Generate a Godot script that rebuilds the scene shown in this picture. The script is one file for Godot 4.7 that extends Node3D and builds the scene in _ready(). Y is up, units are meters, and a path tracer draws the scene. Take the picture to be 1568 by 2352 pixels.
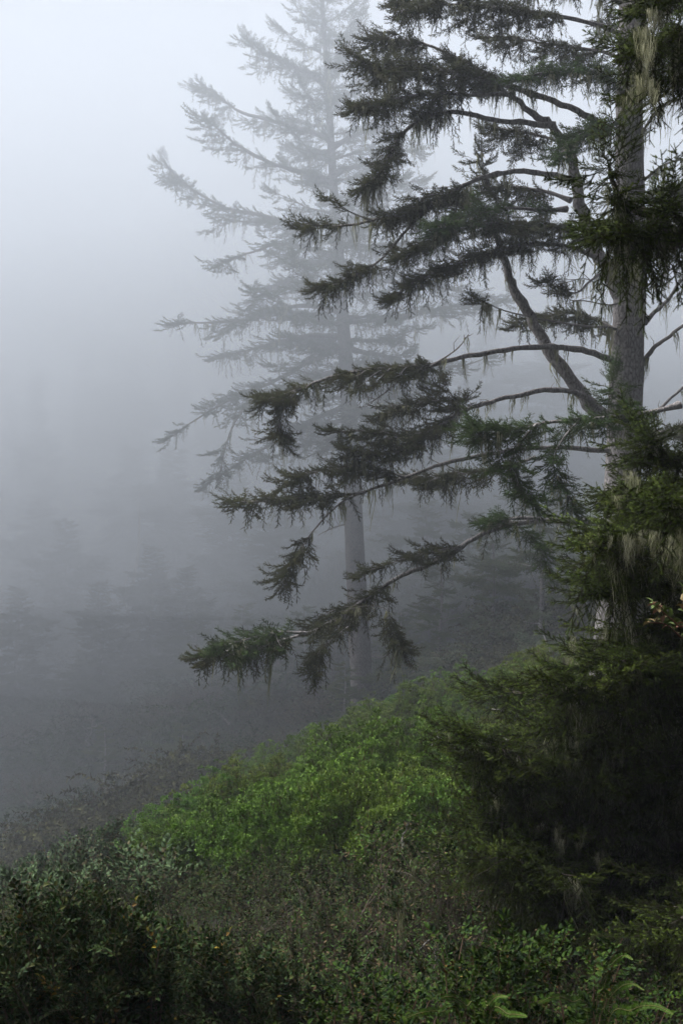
extends Node3D
# A foggy spruce slope: near dark spruce on the right, mossy spruce in the middle distance, a second spruce fading into fog,
# a green shrub bank falling to the left, undergrowth and ferns at the viewer's feet. y up, metres, the viewer's eye at the origin.

const FOCAL := 2522.0   # photograph pixels (1568 wide) per unit of tangent, for tracing limbs into space
var rng := RandomNumberGenerator.new()
var hum := FastNoiseLite.new()
var kits := {}
var mats := {}
var taken := {}

# ---------------------------------------------------------------- shape helpers
class Shape:
	var v := PackedVector3Array()
	var n := PackedVector3Array()
	var c := PackedColorArray()
	var ix := PackedInt32Array()
	func tri(a: Vector3, b: Vector3, d: Vector3, ca: Color, cb: Color, cd: Color) -> void:
		var nn := (d - a).cross(b - a).normalized()
		var k := v.size()
		v.append(a); v.append(b); v.append(d)
		n.append(nn); n.append(nn); n.append(nn)
		c.append(ca); c.append(cb); c.append(cd)
		ix.append(k); ix.append(k + 1); ix.append(k + 2)
	func mesh(m: Material = null) -> ArrayMesh:
		var a := []
		a.resize(Mesh.ARRAY_MAX)
		a[Mesh.ARRAY_VERTEX] = v
		a[Mesh.ARRAY_NORMAL] = n
		if c.size() == v.size(): a[Mesh.ARRAY_COLOR] = c
		a[Mesh.ARRAY_INDEX] = ix
		var out := ArrayMesh.new()
		out.add_surface_from_arrays(Mesh.PRIMITIVE_TRIANGLES, a)
		if m:
			out.surface_set_material(0, m)
		return out
	# a tapered tube along points, closed to a point or a cap at its end
	func tube(p: PackedVector3Array, r: PackedFloat32Array, sides: int, col: Color, lump := 0.0, phase := 0.0) -> void:
		var m := p.size()
		if m < 2:
			return
		var t0 := (p[1] - p[0]).normalized()
		var u := t0.cross(Vector3(0.31, 0.2, 0.93)).normalized()
		var first := v.size()
		for i in m:
			var t := (p[mini(i + 1, m - 1)] - p[maxi(i - 1, 0)]).normalized()
			u = (u - t * u.dot(t)).normalized()
			var w := t.cross(u)
			for s in sides:
				var a := TAU * s / sides
				var d := u * cos(a) + w * sin(a)
				var k := 1.0 + lump * (sin(a * 3.0 + i * 1.7 + phase) * 0.5 + sin(a * 5.0 - i * 2.3 + phase * 2.0) * 0.35 + sin(a * 2.0 + i * 0.9) * 0.4)
				v.append(p[i] + d * r[i] * k)
				n.append(d)
				c.append(col)
		for i in m - 1:
			for s in sides:
				var a := first + i * sides + s
				var b := first + i * sides + (s + 1) % sides
				var e := a + sides
				var f := b + sides
				ix.append(a); ix.append(e); ix.append(b)
				ix.append(b); ix.append(e); ix.append(f)
		var k2 := v.size()
		v.append(p[m - 1]); n.append((p[m - 1] - p[m - 2]).normalized()); c.append(col)
		for s in sides:
			ix.append(first + (m - 1) * sides + s); ix.append(k2); ix.append(first + (m - 1) * sides + (s + 1) % sides)

class Cloud:
	var b := PackedFloat32Array()
	func put(x: Vector3, y: Vector3, z: Vector3, o: Vector3, c: Color) -> void:
		for f in [x.x, y.x, z.x, o.x, x.y, y.y, z.y, o.y, x.z, y.z, z.z, o.z, c.r, c.g, c.b, 1.0]:
			b.append(f)
	func count() -> int:
		return b.size() / 16

func at(px: float, py: float, d: float) -> Vector3:
	return Vector3((px - 784.0) / FOCAL * d, -(py - 1176.0) / FOCAL * d, -d)

func trace(list: Array, d0: float, d1: float) -> PackedVector3Array:   # [x, y] pairs, depth running from d0 to d1
	var out := PackedVector3Array()
	for i in list.size():
		out.append(at(list[i][0], list[i][1], lerpf(d0, d1, float(i) / maxf(list.size() - 1, 1))))
	return smooth(out)

func smooth(p: PackedVector3Array, per := 4) -> PackedVector3Array:
	var out := PackedVector3Array()
	for i in p.size() - 1:
		var a := p[maxi(i - 1, 0)]
		var d := p[mini(i + 2, p.size() - 1)]
		for k in per:
			out.append(p[i].cubic_interpolate(p[i + 1], a, d, float(k) / per))
	out.append(p[p.size() - 1])
	return out

func radii(m: int, r0: float, r1: float, power := 1.0) -> PackedFloat32Array:
	var r := PackedFloat32Array()
	for i in m:
		r.append(lerpf(r0, r1, pow(float(i) / maxf(m - 1, 1), power)))
	return r

func length_of(p: PackedVector3Array) -> float:
	var l := 0.0
	for i in p.size() - 1:
		l += p[i].distance_to(p[i + 1])
	return l

func along(p: PackedVector3Array, t: float) -> Array:   # [point, direction] at a share t of the points
	var f := clampf(t, 0.0, 1.0) * (p.size() - 1)
	var i := mini(int(f), p.size() - 2)
	return [p[i].lerp(p[i + 1], f - i), (p[i + 1] - p[i]).normalized()]

func rnd(a: float, b: float) -> float:
	return rng.randf_range(a, b)

func shade(c: Color, k: float) -> Color:
	return Color(c.r * k, c.g * k, c.b * k)

# ---------------------------------------------------------------- node helpers
func numbered(called: String) -> String:
	taken[called] = taken.get(called, -1) + 1
	return called if taken[called] == 0 else "%s_%03d" % [called, taken[called]]

func thing(called: String, label: String, category: String, where: Vector3, group := "") -> Node3D:
	var o := Node3D.new()
	o.name = numbered(called)
	add_child(o, true)
	o.position = where
	tag(o, label, category, group)
	return o

func tag(o: Node3D, label: String, category: String, group := "") -> void:
	o.set_meta("label", label)
	o.set_meta("category", category)
	if group:
		o.set_meta("group", group)

func part(called: String, s: Shape, m: Material, parent: Node3D, origin := Vector3.ZERO) -> MeshInstance3D:
	var o := MeshInstance3D.new()
	o.name = called if parent != self else numbered(called)
	if origin != Vector3.ZERO:
		for i in s.v.size():
			s.v[i] -= origin
	o.mesh = s.mesh(m)
	parent.add_child(o, true)
	return o

func scatter(called: String, m: Mesh, cl: Cloud, parent: Node3D, origin := Vector3.ZERO) -> MultiMeshInstance3D:
	if cl.count() == 0:
		return null
	if origin != Vector3.ZERO:
		for i in cl.count():
			cl.b[i * 16 + 3] -= origin.x
			cl.b[i * 16 + 7] -= origin.y
			cl.b[i * 16 + 11] -= origin.z
	var mm := MultiMesh.new()
	mm.transform_format = MultiMesh.TRANSFORM_3D
	mm.use_colors = true
	mm.mesh = m
	mm.instance_count = cl.count()
	mm.buffer = cl.b
	var o := MultiMeshInstance3D.new()
	o.name = called if parent != self else numbered(called)
	o.multimesh = mm
	o.set_meta("kind", "stuff")
	parent.add_child(o, true)
	return o

# ---------------------------------------------------------------- materials
func make_materials() -> void:
	var leafy := func(rough: float, back: float) -> StandardMaterial3D:
		var m := StandardMaterial3D.new()
		m.vertex_color_use_as_albedo = true
		m.roughness = rough
		m.metallic_specular = 0.18
		m.cull_mode = BaseMaterial3D.CULL_DISABLED
		if back > 0.0:
			m.backlight_enabled = true
			m.backlight = Color(back, back, back * 0.7)
		return m
	mats.needle = leafy.call(0.8, 0.2)
	mats.leaf = leafy.call(0.75, 0.28)
	mats.lichen = leafy.call(0.95, 0.4)
	mats.twig = leafy.call(0.9, 0.0)
	for spec in [["bark", Color(0.045, 0.042, 0.042), Color(0.31, 0.292, 0.3), 1.0], ["darkened_bark", Color(0.03, 0.027, 0.026), Color(0.19, 0.175, 0.175), 1.0], ["dark_bark", Color(0.05, 0.042, 0.036), Color(0.12, 0.105, 0.09), 3.0], ["snag_wood", Color(0.2, 0.195, 0.19), Color(0.45, 0.44, 0.43), 1.0], ["pale_wood", Color(0.06, 0.058, 0.055), Color(0.17, 0.163, 0.155), 2.0]]:  # second entry: the same bark dimmed in colour, so the foggy trunk looks darker
		var nz := FastNoiseLite.new()
		nz.seed = 11
		nz.noise_type = FastNoiseLite.TYPE_CELLULAR
		nz.cellular_return_type = FastNoiseLite.RETURN_DISTANCE2_SUB
		nz.frequency = 0.035
		nz.domain_warp_enabled = true
		nz.domain_warp_amplitude = 18.0
		nz.domain_warp_frequency = 0.02
		var tx := NoiseTexture2D.new()
		tx.width = 512
		tx.height = 512
		tx.seamless = true
		tx.noise = nz
		var g := Gradient.new()
		g.offsets = PackedFloat32Array([0.0, 0.25, 0.6, 1.0])
		var lo: Color = spec[1]
		var hi: Color = spec[2]
		g.colors = PackedColorArray([lo.linear_to_srgb(), lo.lerp(hi, 0.6).linear_to_srgb(), hi.linear_to_srgb(), lo.lerp(hi, 0.75).linear_to_srgb()])
		tx.color_ramp = g
		var bump := NoiseTexture2D.new()
		bump.width = 512
		bump.height = 512
		bump.seamless = true
		bump.noise = nz
		var m := StandardMaterial3D.new()
		m.albedo_texture = tx
		m.roughness = 0.95
		m.metallic_specular = 0.2
		m.heightmap_enabled = true
		m.heightmap_texture = bump
		m.heightmap_scale = 6.0
		m.uv1_triplanar = true
		m.uv1_world_triplanar = true
		m.uv1_scale = Vector3(spec[3], spec[3] * 0.42, spec[3])
		mats[spec[0]] = m
	var nz2 := FastNoiseLite.new()
	nz2.seed = 4
	nz2.frequency = 0.02
	nz2.fractal_octaves = 5
	var t2 := NoiseTexture2D.new()
	t2.width = 512
	t2.height = 512
	t2.seamless = true
	t2.noise = nz2
	var g2 := Gradient.new()
	g2.offsets = PackedFloat32Array([0.2, 0.5, 0.8])
	g2.colors = PackedColorArray([Color(0.008, 0.007, 0.005).linear_to_srgb(), Color(0.013, 0.012, 0.008).linear_to_srgb(), Color(0.02, 0.021, 0.012).linear_to_srgb()])
	t2.color_ramp = g2
	var gm := StandardMaterial3D.new()
	gm.albedo_texture = t2
	gm.roughness = 1.0
	gm.uv1_triplanar = true
	gm.uv1_world_triplanar = true
	gm.uv1_scale = Vector3(0.3, 0.3, 0.3)
	mats.soil = gm

# ---------------------------------------------------------------- plant pieces
func side_of(d: Vector3) -> Vector3:
	var s := d.cross(Vector3.UP)
	return s.normalized() if s.length() > 0.05 else Vector3(1, 0, 0)

# a spruce shoot: a stem set all round with needles
func shoot(s: Shape, a: Vector3, b: Vector3, per_m: float, nl: float, nw: float, inner: Color, tip: Color, bark: Color) -> void:
	var d := b - a
	var l := d.length()
	d /= l
	var u := side_of(d)
	var w := d.cross(u)
	s.tri(a - u * 0.004, a + u * 0.004, b, bark, bark, bark)
	s.tri(a - w * 0.004, a + w * 0.004, b, bark, bark, bark)
	var n := maxi(3, int(l * per_m))
	for i in n:
		var t := (i + 0.3) / n
		var ang := i * 2.39996 + rnd(-0.3, 0.3)
		var o := a + d * l * t
		var rad := u * cos(ang) + w * sin(ang)
		var nd := (d * rnd(0.45, 0.95) + rad).normalized()
		var cw := nd.cross(rad).normalized() if absf(nd.dot(rad)) < 0.99 else u
		var len := nl * rnd(0.75, 1.15) * (1.0 - 0.25 * t)
		var c := inner.lerp(tip, clampf(t * 1.1, 0.0, 1.0))
		c = shade(c, rnd(0.75, 1.25))
		s.tri(o - cw * nw * 0.5, o + cw * nw * 0.5, o + nd * len, c, c, c)

func flat_spray(seed_no: int, per_m: float, nl: float, nw: float, inner: Color, tip: Color) -> ArrayMesh:
	rng.seed = seed_no
	var s := Shape.new()
	var bark := Color(0.07, 0.055, 0.045)
	var p := PackedVector3Array()
	for i in 7:
		var t := i / 6.0
		p.append(Vector3(t * 0.55, -0.10 * sin(t * 2.2) + 0.05 * t * t, rnd(-0.012, 0.012)))
	for i in 6:
		shoot(s, p[i], p[i + 1], per_m, nl, nw, inner, inner.lerp(tip, float(i) / 6.0), bark)
	var t := 0.12
	var k := 0
	while t < 0.97:
		var q: Array = along(p, t)
		var sg := 1.0 if k % 2 == 0 else -1.0
		var ln := (0.12 * (1.0 - t) + 0.06) * rnd(0.75, 1.2)
		var dir := Vector3(rnd(0.55, 0.85), rnd(-0.45, 0.2), sg * rnd(0.6, 0.95)).normalized()
		var mid: Vector3 = q[0] + dir * ln * 0.55
		var end := mid + (dir + Vector3(0.15, rnd(-0.3, 0.45), 0)).normalized() * ln * 0.5
		shoot(s, q[0], mid, per_m, nl, nw, inner, inner, bark)
		shoot(s, mid, end, per_m, nl, nw, inner, tip, bark)
		if ln > 0.085:
			for sg2 in [-1.0, 1.0]:
				var d2 := (dir + Vector3(0.3, rnd(-0.5, 0.3), sg2 * 0.7)).normalized()
				shoot(s, mid, mid + d2 * ln * 0.62, per_m, nl, nw, inner, tip, bark)
		if rng.randf() < 0.35:
			shoot(s, q[0], q[0] + Vector3(rnd(0.3, 0.7), rnd(0.5, 0.8), rnd(-0.3, 0.3)).normalized() * rnd(0.05, 0.1), per_m, nl, nw, inner, tip, bark)
		t += 0.062
		k += 1
	return s.mesh(mats.needle)

func hanging_spray(seed_no: int, per_m: float, nl: float, nw: float, inner: Color, tip: Color) -> ArrayMesh:
	rng.seed = seed_no
	var s := Shape.new()
	var bark := Color(0.06, 0.05, 0.042)
	var p := PackedVector3Array()
	for i in 7:
		var t := i / 6.0
		p.append(Vector3(0.20 * sin(t * 1.6), -0.52 * pow(t, 1.25), rnd(-0.02, 0.02)))
	for i in 6:
		shoot(s, p[i], p[i + 1], per_m, nl, nw, inner, inner.lerp(tip, float(i) / 6.0), bark)
	var t := 0.1
	var k := 0
	while t < 0.95:
		var q: Array = along(p, t)
		var ang := k * 2.4
		var ln := (0.10 * (1.0 - t) + 0.06) * rnd(0.7, 1.3)
		var dir := Vector3(cos(ang) * 0.7 + 0.15, rnd(-0.9, -0.45), sin(ang) * 0.7).normalized()
		shoot(s, q[0], q[0] + dir * ln, per_m, nl, nw, inner, tip, bark)
		t += 0.075
		k += 1
	return s.mesh(mats.needle)

# a tuft of beard lichen: thin wavering strands that hang down
func lichen_tuft(seed_no: int, strands: int, width: float) -> ArrayMesh:
	rng.seed = seed_no
	var s := Shape.new()
	for i in strands:
		var o := Vector3(rnd(-0.05, 0.05), rnd(-0.02, 0.02), rnd(-0.05, 0.05))
		var ln := rnd(0.12, 0.5) * (1.25 if i < 2 else 0.8)
		var a := rnd(0, TAU)
		var w := Vector3(cos(a), 0, sin(a)) * width * rnd(0.4, 1.0)
		var segs := 5
		var c := shade(Color(0.27, 0.272, 0.195), rnd(0.7, 1.25))
		var prev := o
		for k in segs:
			var t := (k + 1.0) / segs
			var q := o + Vector3(sin(t * 5.0 + i) * 0.018 + o.x * t * -0.6, -ln * t, cos(t * 4.0 + i * 2) * 0.018 + o.z * t * -0.6)
			var w0 := w * (1.0 - float(k) / segs) * (0.7 + 0.5 * sin(k * 2.1 + i))
			var w1 := w * (1.0 - t) * (0.7 + 0.5 * sin((k + 1) * 2.1 + i))
			s.tri(prev - w0, prev + w0, q - w1, c, c, c)
			s.tri(prev + w0, q + w1, q - w1, c, c, c)
			# side threads
			if k > 0:
				var e := prev + Vector3(rnd(-0.04, 0.04), rnd(-0.09, -0.03), rnd(-0.04, 0.04))
				s.tri(prev - w * 0.25, prev + w * 0.25, e, c, c, c)
			prev = q
	return s.mesh(mats.lichen)

# a leaf blade folded along its midrib and bent down at the tip
func blade(s: Shape, o: Vector3, d: Vector3, up: Vector3, l: float, w: float, c: Color, curl := 0.25) -> void:
	var z := d.cross(up).normalized()
	var y := z.cross(d).normalized()
	var m1 := o + d * l * 0.35 + y * l * 0.03
	var m2 := o + d * l * 0.72 - y * l * curl * 0.4
	var e := o + d * l - y * l * curl
	var lift := y * w * 0.22
	var a1 := m1 + z * w * 0.5 + lift
	var b1 := m1 - z * w * 0.5 + lift
	var a2 := m2 + z * w * 0.38 + lift
	var b2 := m2 - z * w * 0.38 + lift
	var c2 := shade(c, 1.12)
	s.tri(o, a1, m1, c, c, c); s.tri(o, m1, b1, c2, c2, c2)
	s.tri(m1, a1, a2, c, c, c); s.tri(m1, a2, m2, c, c, c)
	s.tri(m1, b2, b1, c2, c2, c2); s.tri(m1, m2, b2, c2, c2, c2)
	s.tri(m2, a2, e, c, c, c); s.tri(m2, e, b2, c2, c2, c2)

func small_blade(s: Shape, o: Vector3, d: Vector3, up: Vector3, l: float, w: float, c: Color) -> void:
	var z := d.cross(up).normalized() * w * 0.5
	var m := o + d * l * 0.5 + up * l * 0.06
	s.tri(o, m + z, o + d * l, c, c, c)
	s.tri(o, o + d * l, m - z, c, c, c)

# an upright shoot with leaves in whorls (evergreen shrub)
func leafy_shoot(seed_no: int, leaves: int, tall: float, ll: float, lw: float, low: Color, high: Color) -> ArrayMesh:
	rng.seed = seed_no
	var s := Shape.new()
	var st := Color(0.09, 0.08, 0.04)
	s.tri(Vector3(-0.004, 0, 0), Vector3(0.004, 0, 0), Vector3(0, tall, 0), st, st, st)
	s.tri(Vector3(0, 0, -0.004), Vector3(0, 0, 0.004), Vector3(0, tall, 0), st, st, st)
	for i in leaves:
		var t := pow((i + 0.5) / leaves, 0.7)
		var a := i * 2.39996
		var rise := lerpf(0.15, 1.2, t * t)
		var d := Vector3(cos(a), rise + rnd(-0.2, 0.2), sin(a)).normalized()
		var c := shade(low.lerp(high, t), rnd(0.8, 1.2))
		small_blade(s, Vector3(0, tall * t, 0), d, Vector3.UP if absf(d.y) < 0.9 else Vector3(cos(a), 0.2, sin(a)), ll * rnd(0.8, 1.2) * (1.1 - 0.4 * t), lw, c)
	return s.mesh(mats.leaf)

# a little round head of leaves, as an evergreen shrub's shoot tips make
func leaf_head(seed_no: int, leaves: int, radius: float, ll: float, lw: float, low: Color, high: Color) -> ArrayMesh:
	rng.seed = seed_no
	var s := Shape.new()
	var st := Color(0.07, 0.06, 0.03)
	for i in 4:
		s.tri(Vector3(-0.003, -0.12, 0), Vector3(0.003, -0.12, 0), Vector3(rnd(-1, 1), 0.6, rnd(-1, 1)) * radius, st, st, st)
	for i in leaves:
		var u := rnd(-0.25, 1.0)
		var a := i * 2.39996
		var q := sqrt(1.0 - u * u)
		var n := Vector3(cos(a) * q, u, sin(a) * q)
		var d := (n + Vector3(rnd(-0.6, 0.6), rnd(0.0, 0.7), rnd(-0.6, 0.6))).normalized()
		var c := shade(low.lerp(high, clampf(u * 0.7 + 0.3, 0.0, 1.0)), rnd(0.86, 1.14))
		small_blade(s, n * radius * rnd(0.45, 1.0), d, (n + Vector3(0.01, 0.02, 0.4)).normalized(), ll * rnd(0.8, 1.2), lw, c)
	return s.mesh(mats.leaf)

# a spreading sprig with alternate broad leaves, along +x
func leaf_sprig(seed_no: int, leaves: int, ll: float, lw: float, cols: Array) -> ArrayMesh:
	rng.seed = seed_no
	var s := Shape.new()
	var st := Color(0.08, 0.055, 0.035)
	var p := PackedVector3Array()
	for i in 5:
		p.append(Vector3(i * 0.075, 0.03 * sin(i * 0.9), rnd(-0.012, 0.012)))
	s.tube(p, radii(5, 0.0035, 0.0015), 3, st)
	for i in leaves:
		var t := (i + 0.6) / leaves
		var q: Array = along(p, t)
		var sg := 1.0 if i % 2 == 0 else -1.0
		var d := Vector3(rnd(0.3, 0.9), rnd(-0.15, 0.55), sg * rnd(0.5, 1.0)).normalized()
		if i == leaves - 1:
			d = Vector3(1, 0.3, 0).normalized()
		var c: Color = cols[rng.randi() % cols.size()]
		blade(s, q[0], d, (Vector3.UP + Vector3(rnd(-0.4, 0.4), 0, rnd(-0.4, 0.4))).normalized(), ll * rnd(0.7, 1.2), lw * rnd(0.8, 1.15), shade(c, rnd(0.75, 1.25)), rnd(0.05, 0.4))
	return s.mesh(mats.leaf)

# a bare or sparsely leaved knot of twigs growing up from its foot
func twig_knot(seed_no: int, twigs: int, leaves: int, size: float, wood: Color, cols: Array, leaf: float) -> ArrayMesh:
	rng.seed = seed_no
	var s := Shape.new()
	for i in twigs:
		var a := rnd(0, TAU)
		var out := rnd(0.1, 1.0)
		var p := PackedVector3Array([Vector3(rnd(-0.1, 0.1), 0, rnd(-0.1, 0.1)) * size])
		var d := Vector3(cos(a) * out, rnd(0.5, 1.2), sin(a) * out).normalized()
		for k in 4:
			d = (d + Vector3(rnd(-0.5, 0.5), rnd(-0.35, 0.25), rnd(-0.5, 0.5))).normalized()
			p.append(p[k] + d * size * 0.27)
		s.tube(p, radii(5, 0.006 * size, 0.002 * size), 3, shade(wood, rnd(0.7, 1.5)))
		for k in leaves:
			var q: Array = along(p, rnd(0.35, 1.0))
			var ld := Vector3(rnd(-1, 1), rnd(-0.4, 0.8), rnd(-1, 1)).normalized()
			var c: Color = cols[rng.randi() % cols.size()]
			small_blade(s, q[0], ld, Vector3(rnd(-0.5, 0.5), 1, rnd(-0.5, 0.5)).normalized(), leaf * rnd(0.7, 1.3), leaf * 0.5, shade(c, rnd(0.7, 1.3)))
	return s.mesh(mats.leaf)

func make_kits() -> void:
	for spec in [
		["big", 240.0, 0.025, 0.009, Color(0.052, 0.053, 0.033), Color(0.074, 0.082, 0.042)],
		["green", 250.0, 0.024, 0.0075, Color(0.034, 0.052, 0.022), Color(0.06, 0.1, 0.034)],
		["mid", 48.0, 0.036, 0.017, Color(0.04, 0.052, 0.034), Color(0.06, 0.075, 0.042)],
		["near", 560.0, 0.018, 0.0044, Color(0.022, 0.032, 0.011), Color(0.07, 0.098, 0.02)],
	]:
		var k := {"flat": [], "drop": [], "lichen": []}
		for i in 3:
			k.flat.append(flat_spray(100 + i, spec[1], spec[2], spec[3], spec[4], spec[5]))
			k.drop.append(hanging_spray(200 + i, spec[1], spec[2], spec[3], spec[4], spec[5]))
			k.lichen.append(lichen_tuft(300 + i, 9 if spec[0] != "near" else 20, 0.016 if spec[0] != "near" else 0.0036))
		kits[spec[0]] = k

# ---------------------------------------------------------------- conifer limbs
# One limb: wood with side branches (one mesh), sprays of needles on them and lichen beneath. opts: from (bare share), width, gap, droop, lichen, kit, size, name
var limb_no := 0
func limb(tree: Node3D, p: PackedVector3Array, r0: float, r1: float, o := {}) -> MeshInstance3D:
	limb_no += 1
	rng.seed = 5000 + limb_no * 77
	var origin := tree.position
	var from: float = o.get("from", 0.4)
	var width: float = o.get("width", 0.8)
	var size: float = o.get("size", 1.0)
	var gap: float = o.get("gap", 0.1) * size
	var droop: float = o.get("droop", 0.5)
	var lich: float = o.get("lichen", 3.0)
	var kit: Dictionary = kits[o.get("kit", "big")]
	var rise: float = o.get("rise", 0.0)
	var dark: float = o.get("tone", 1.0)
	var bare: bool = o.get("bare", false)
	var spr: float = o.get("spray", 1.0)
	var s := Shape.new()
	var wob := p.duplicate()
	for i in range(1, p.size() - 1):
		wob[i] += Vector3(rnd(-1, 1), rnd(-1, 1), rnd(-1, 1)) * r0 * 0.22
	p = wob
	var rr := radii(p.size(), r0, r1, 0.8)
	rr[0] *= 1.7
	rr[1] *= 1.3
	s.tube(p, rr, 7 if r0 > 0.03 else 5, Color.WHITE, 0.12, limb_no)
	var l := length_of(p)
	var fl := Cloud.new()
	var dr := Cloud.new()
	var li := Cloud.new()
	# dead stubs and twiglets on the bare stretch
	var stubs := int(l * from * 2.2 / size) + (int(l * 4.0 / size) if bare else 0)
	for i in stubs:
		var q: Array = along(p, rnd(0.06, from if not bare else 1.0))
		var d: Vector3 = (Vector3(rnd(-1, 1), rnd(-0.7, 1), rnd(-1, 1)) + q[1] * 0.7).normalized()
		var ln := rnd(0.06, 0.3) * size * (1.6 if bare else 1.0)
		var a: Vector3 = q[0]
		var mid := a + d * ln * 0.5
		s.tube(PackedVector3Array([a, mid, mid + (d + Vector3(rnd(-0.6, 0.6), rnd(-0.5, 0.5), rnd(-0.6, 0.6))).normalized() * ln * 0.5]), radii(3, 0.010 * size, 0.003 * size), 3, Color.WHITE)
	var t := from
	var k := 0
	while t < 1.0 and not bare:
		var q: Array = along(p, t)
		var pt: Vector3 = q[0]
		var dir: Vector3 = q[1]
		var f := (t - from) / maxf(1.0 - from, 0.01)
		var clump := 0.72 + 0.38 * sin(t * l * 2.6 / size + limb_no * 1.9) + 0.22 * sin(t * l * 6.1 / size + limb_no)
		if clump < 0.34 and f < 0.9 and not o.get("even", false):
			t += gap / l
			k += 1
			continue
		var prof := (1.0 if o.get("even", false) else clampf(clump, 0.6, 1.2)) * minf(1.0, 0.45 + f * 2.5) * (1.0 - 0.75 * pow(f, 1.6))
		var sg := 1.0 if k % 2 == 0 else -1.0
		var flatdir := Vector3(dir.x, dir.y * 0.35, dir.z).normalized()
		var sd := side_of(flatdir) * sg
		var bl := width * prof * rnd(0.55, 1.15)
		var phi := rnd(0.45, 1.05)
		var bd := (flatdir * cos(phi) + sd * sin(phi) + Vector3.UP * (rnd(-0.35, 0.3) + rise)).normalized()
		var b := PackedVector3Array([pt])
		for j in 4:
			b.append(b[j] + bd * bl * 0.25)
			bd = (bd + Vector3(rnd(-0.2, 0.2), (-0.22 * droop if j < 2 else 0.22) + rnd(-0.1, 0.1), rnd(-0.2, 0.2))).normalized()
		s.tube(b, radii(5, maxf(0.006 * size, r1 * 0.6), 0.003 * size), 3, Color.WHITE)
		var tone := dark * rnd(0.75, 1.25)
		var u := 0.12
		while u < 1.0:
			var bq: Array = along(b, u)
			var bp: Vector3 = bq[0]
			var bdir: Vector3 = bq[1]
			for sg2 in [-1.0, 1.0]:
				if rng.randf() < 0.78:
					var x: Vector3 = (bdir * rnd(0.5, 1.0) + side_of(bdir) * sg2 * rnd(0.3, 0.9) + Vector3.UP * (rnd(-0.4, 0.4) + rise)).normalized()
					put_spray(fl, x, bp, size * spr * rnd(0.55, 0.95) * (1.0 - 0.35 * u), tone)
			if rng.randf() < droop:
				put_hang(dr, bp, size * rnd(0.45, 1.0), tone * 0.92)
			if rng.randf() < lich * 0.05:
				put_hang(li, bp - Vector3(0, 0.03, 0), size * rnd(0.45, 1.1), rnd(0.75, 1.15))
			u += 0.15 * size * spr / maxf(bl, 0.16)
		put_spray(fl, bd, b[4], size * rnd(0.5, 0.8), tone * 1.05)
		for top in 2:
			if rng.randf() < 0.7:
				put_spray(fl, (dir + Vector3.UP * rnd(0.15, 0.8) + sd * rnd(-0.9, 0.9)).normalized(), pt, size * spr * rnd(0.4, 0.75), tone * 1.05)
		if rng.randf() < droop * 0.8:
			put_hang(dr, pt, size * rnd(0.6, 1.1), tone * 0.9)
		t += gap / l
		k += 1
	if not bare:
		var e: Array = along(p, 1.0)
		for i in 3:
			put_spray(fl, (e[1] + Vector3(rnd(-0.3, 0.3), rnd(-0.1, 0.4), rnd(-0.3, 0.3))).normalized(), e[0], size * rnd(0.6, 0.9), dark * 1.1)
	for i in int(l * lich * 1.1 / size):
		var q: Array = along(p, rnd(0.1, 1.0))
		put_hang(li, q[0] - Vector3(0, r1, 0), size * rnd(0.35, 1.2) * (1.0 if rng.randf() < 0.85 else 1.7), rnd(0.75, 1.15))
	var w := part(o.get("name", "limb"), s, mats[o.get("bark", "bark")], tree, origin)
	scatter("needle_sprays", kit.flat[limb_no % 3], fl, w, origin)
	scatter("hanging_sprays", kit.drop[(limb_no + 1) % 3], dr, w, origin)
	scatter("beard_lichen", kit.lichen[limb_no % 3], li, w, origin)
	return w

func put_spray(cl: Cloud, x: Vector3, o: Vector3, s: float, tone: float) -> void:
	var z := x.cross((Vector3.UP + Vector3(rnd(-0.4, 0.4), 0, rnd(-0.4, 0.4))).normalized()).normalized()
	var y := z.cross(x)
	var k := tone * rnd(0.8, 1.2)
	cl.put(x * s, y * s, z * s, o, Color(k * rnd(0.94, 1.08), k, k * rnd(0.9, 1.05)))

func put_hang(cl: Cloud, o: Vector3, s: float, tone: float) -> void:
	var a := rnd(0, TAU)
	var tilt := Vector3(rnd(-0.18, 0.18), 1, rnd(-0.18, 0.18)).normalized()
	var x := Vector3(cos(a), 0, sin(a))
	x = (x - tilt * x.dot(tilt)).normalized()
	var k := tone * rnd(0.8, 1.2)
	cl.put(x * s, tilt * s * rnd(0.75, 1.2), x.cross(tilt) * s, o, Color(k, k, k * rnd(0.9, 1.05)))

# ---------------------------------------------------------------- land
func ground_y(x: float, d: float) -> float:
	var xs := 40.0 * tanh(x / 40.0)
	var y := -2.45 - 0.14 * clampf(d, -30.0, 24.0)
	y += xs * 0.0175 * clampf(d, 3.0, 26.0) * (0.85 if x > 0 else 1.0)
	y -= 0.17 * (clampf(d, 24.0, 44.0) - 24.0)
	y += 0.23 * maxf(0.0, minf(d, 150.0) - 47.0)
	if x < -90.0:
		y -= (-90.0 - x) * 0.15
	if d < 0.0:
		y += -d * 0.5  # unseen land behind the viewer, raised to shade the foreground
	return y + hum.get_noise_2d(x * 3.0, d * 3.0) * (0.25 + 0.012 * maxf(d, 0.0))

func on_ground(x: float, d: float, lift := 0.0) -> Vector3:
	return Vector3(x, ground_y(x, d) + lift, -d)

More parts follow.
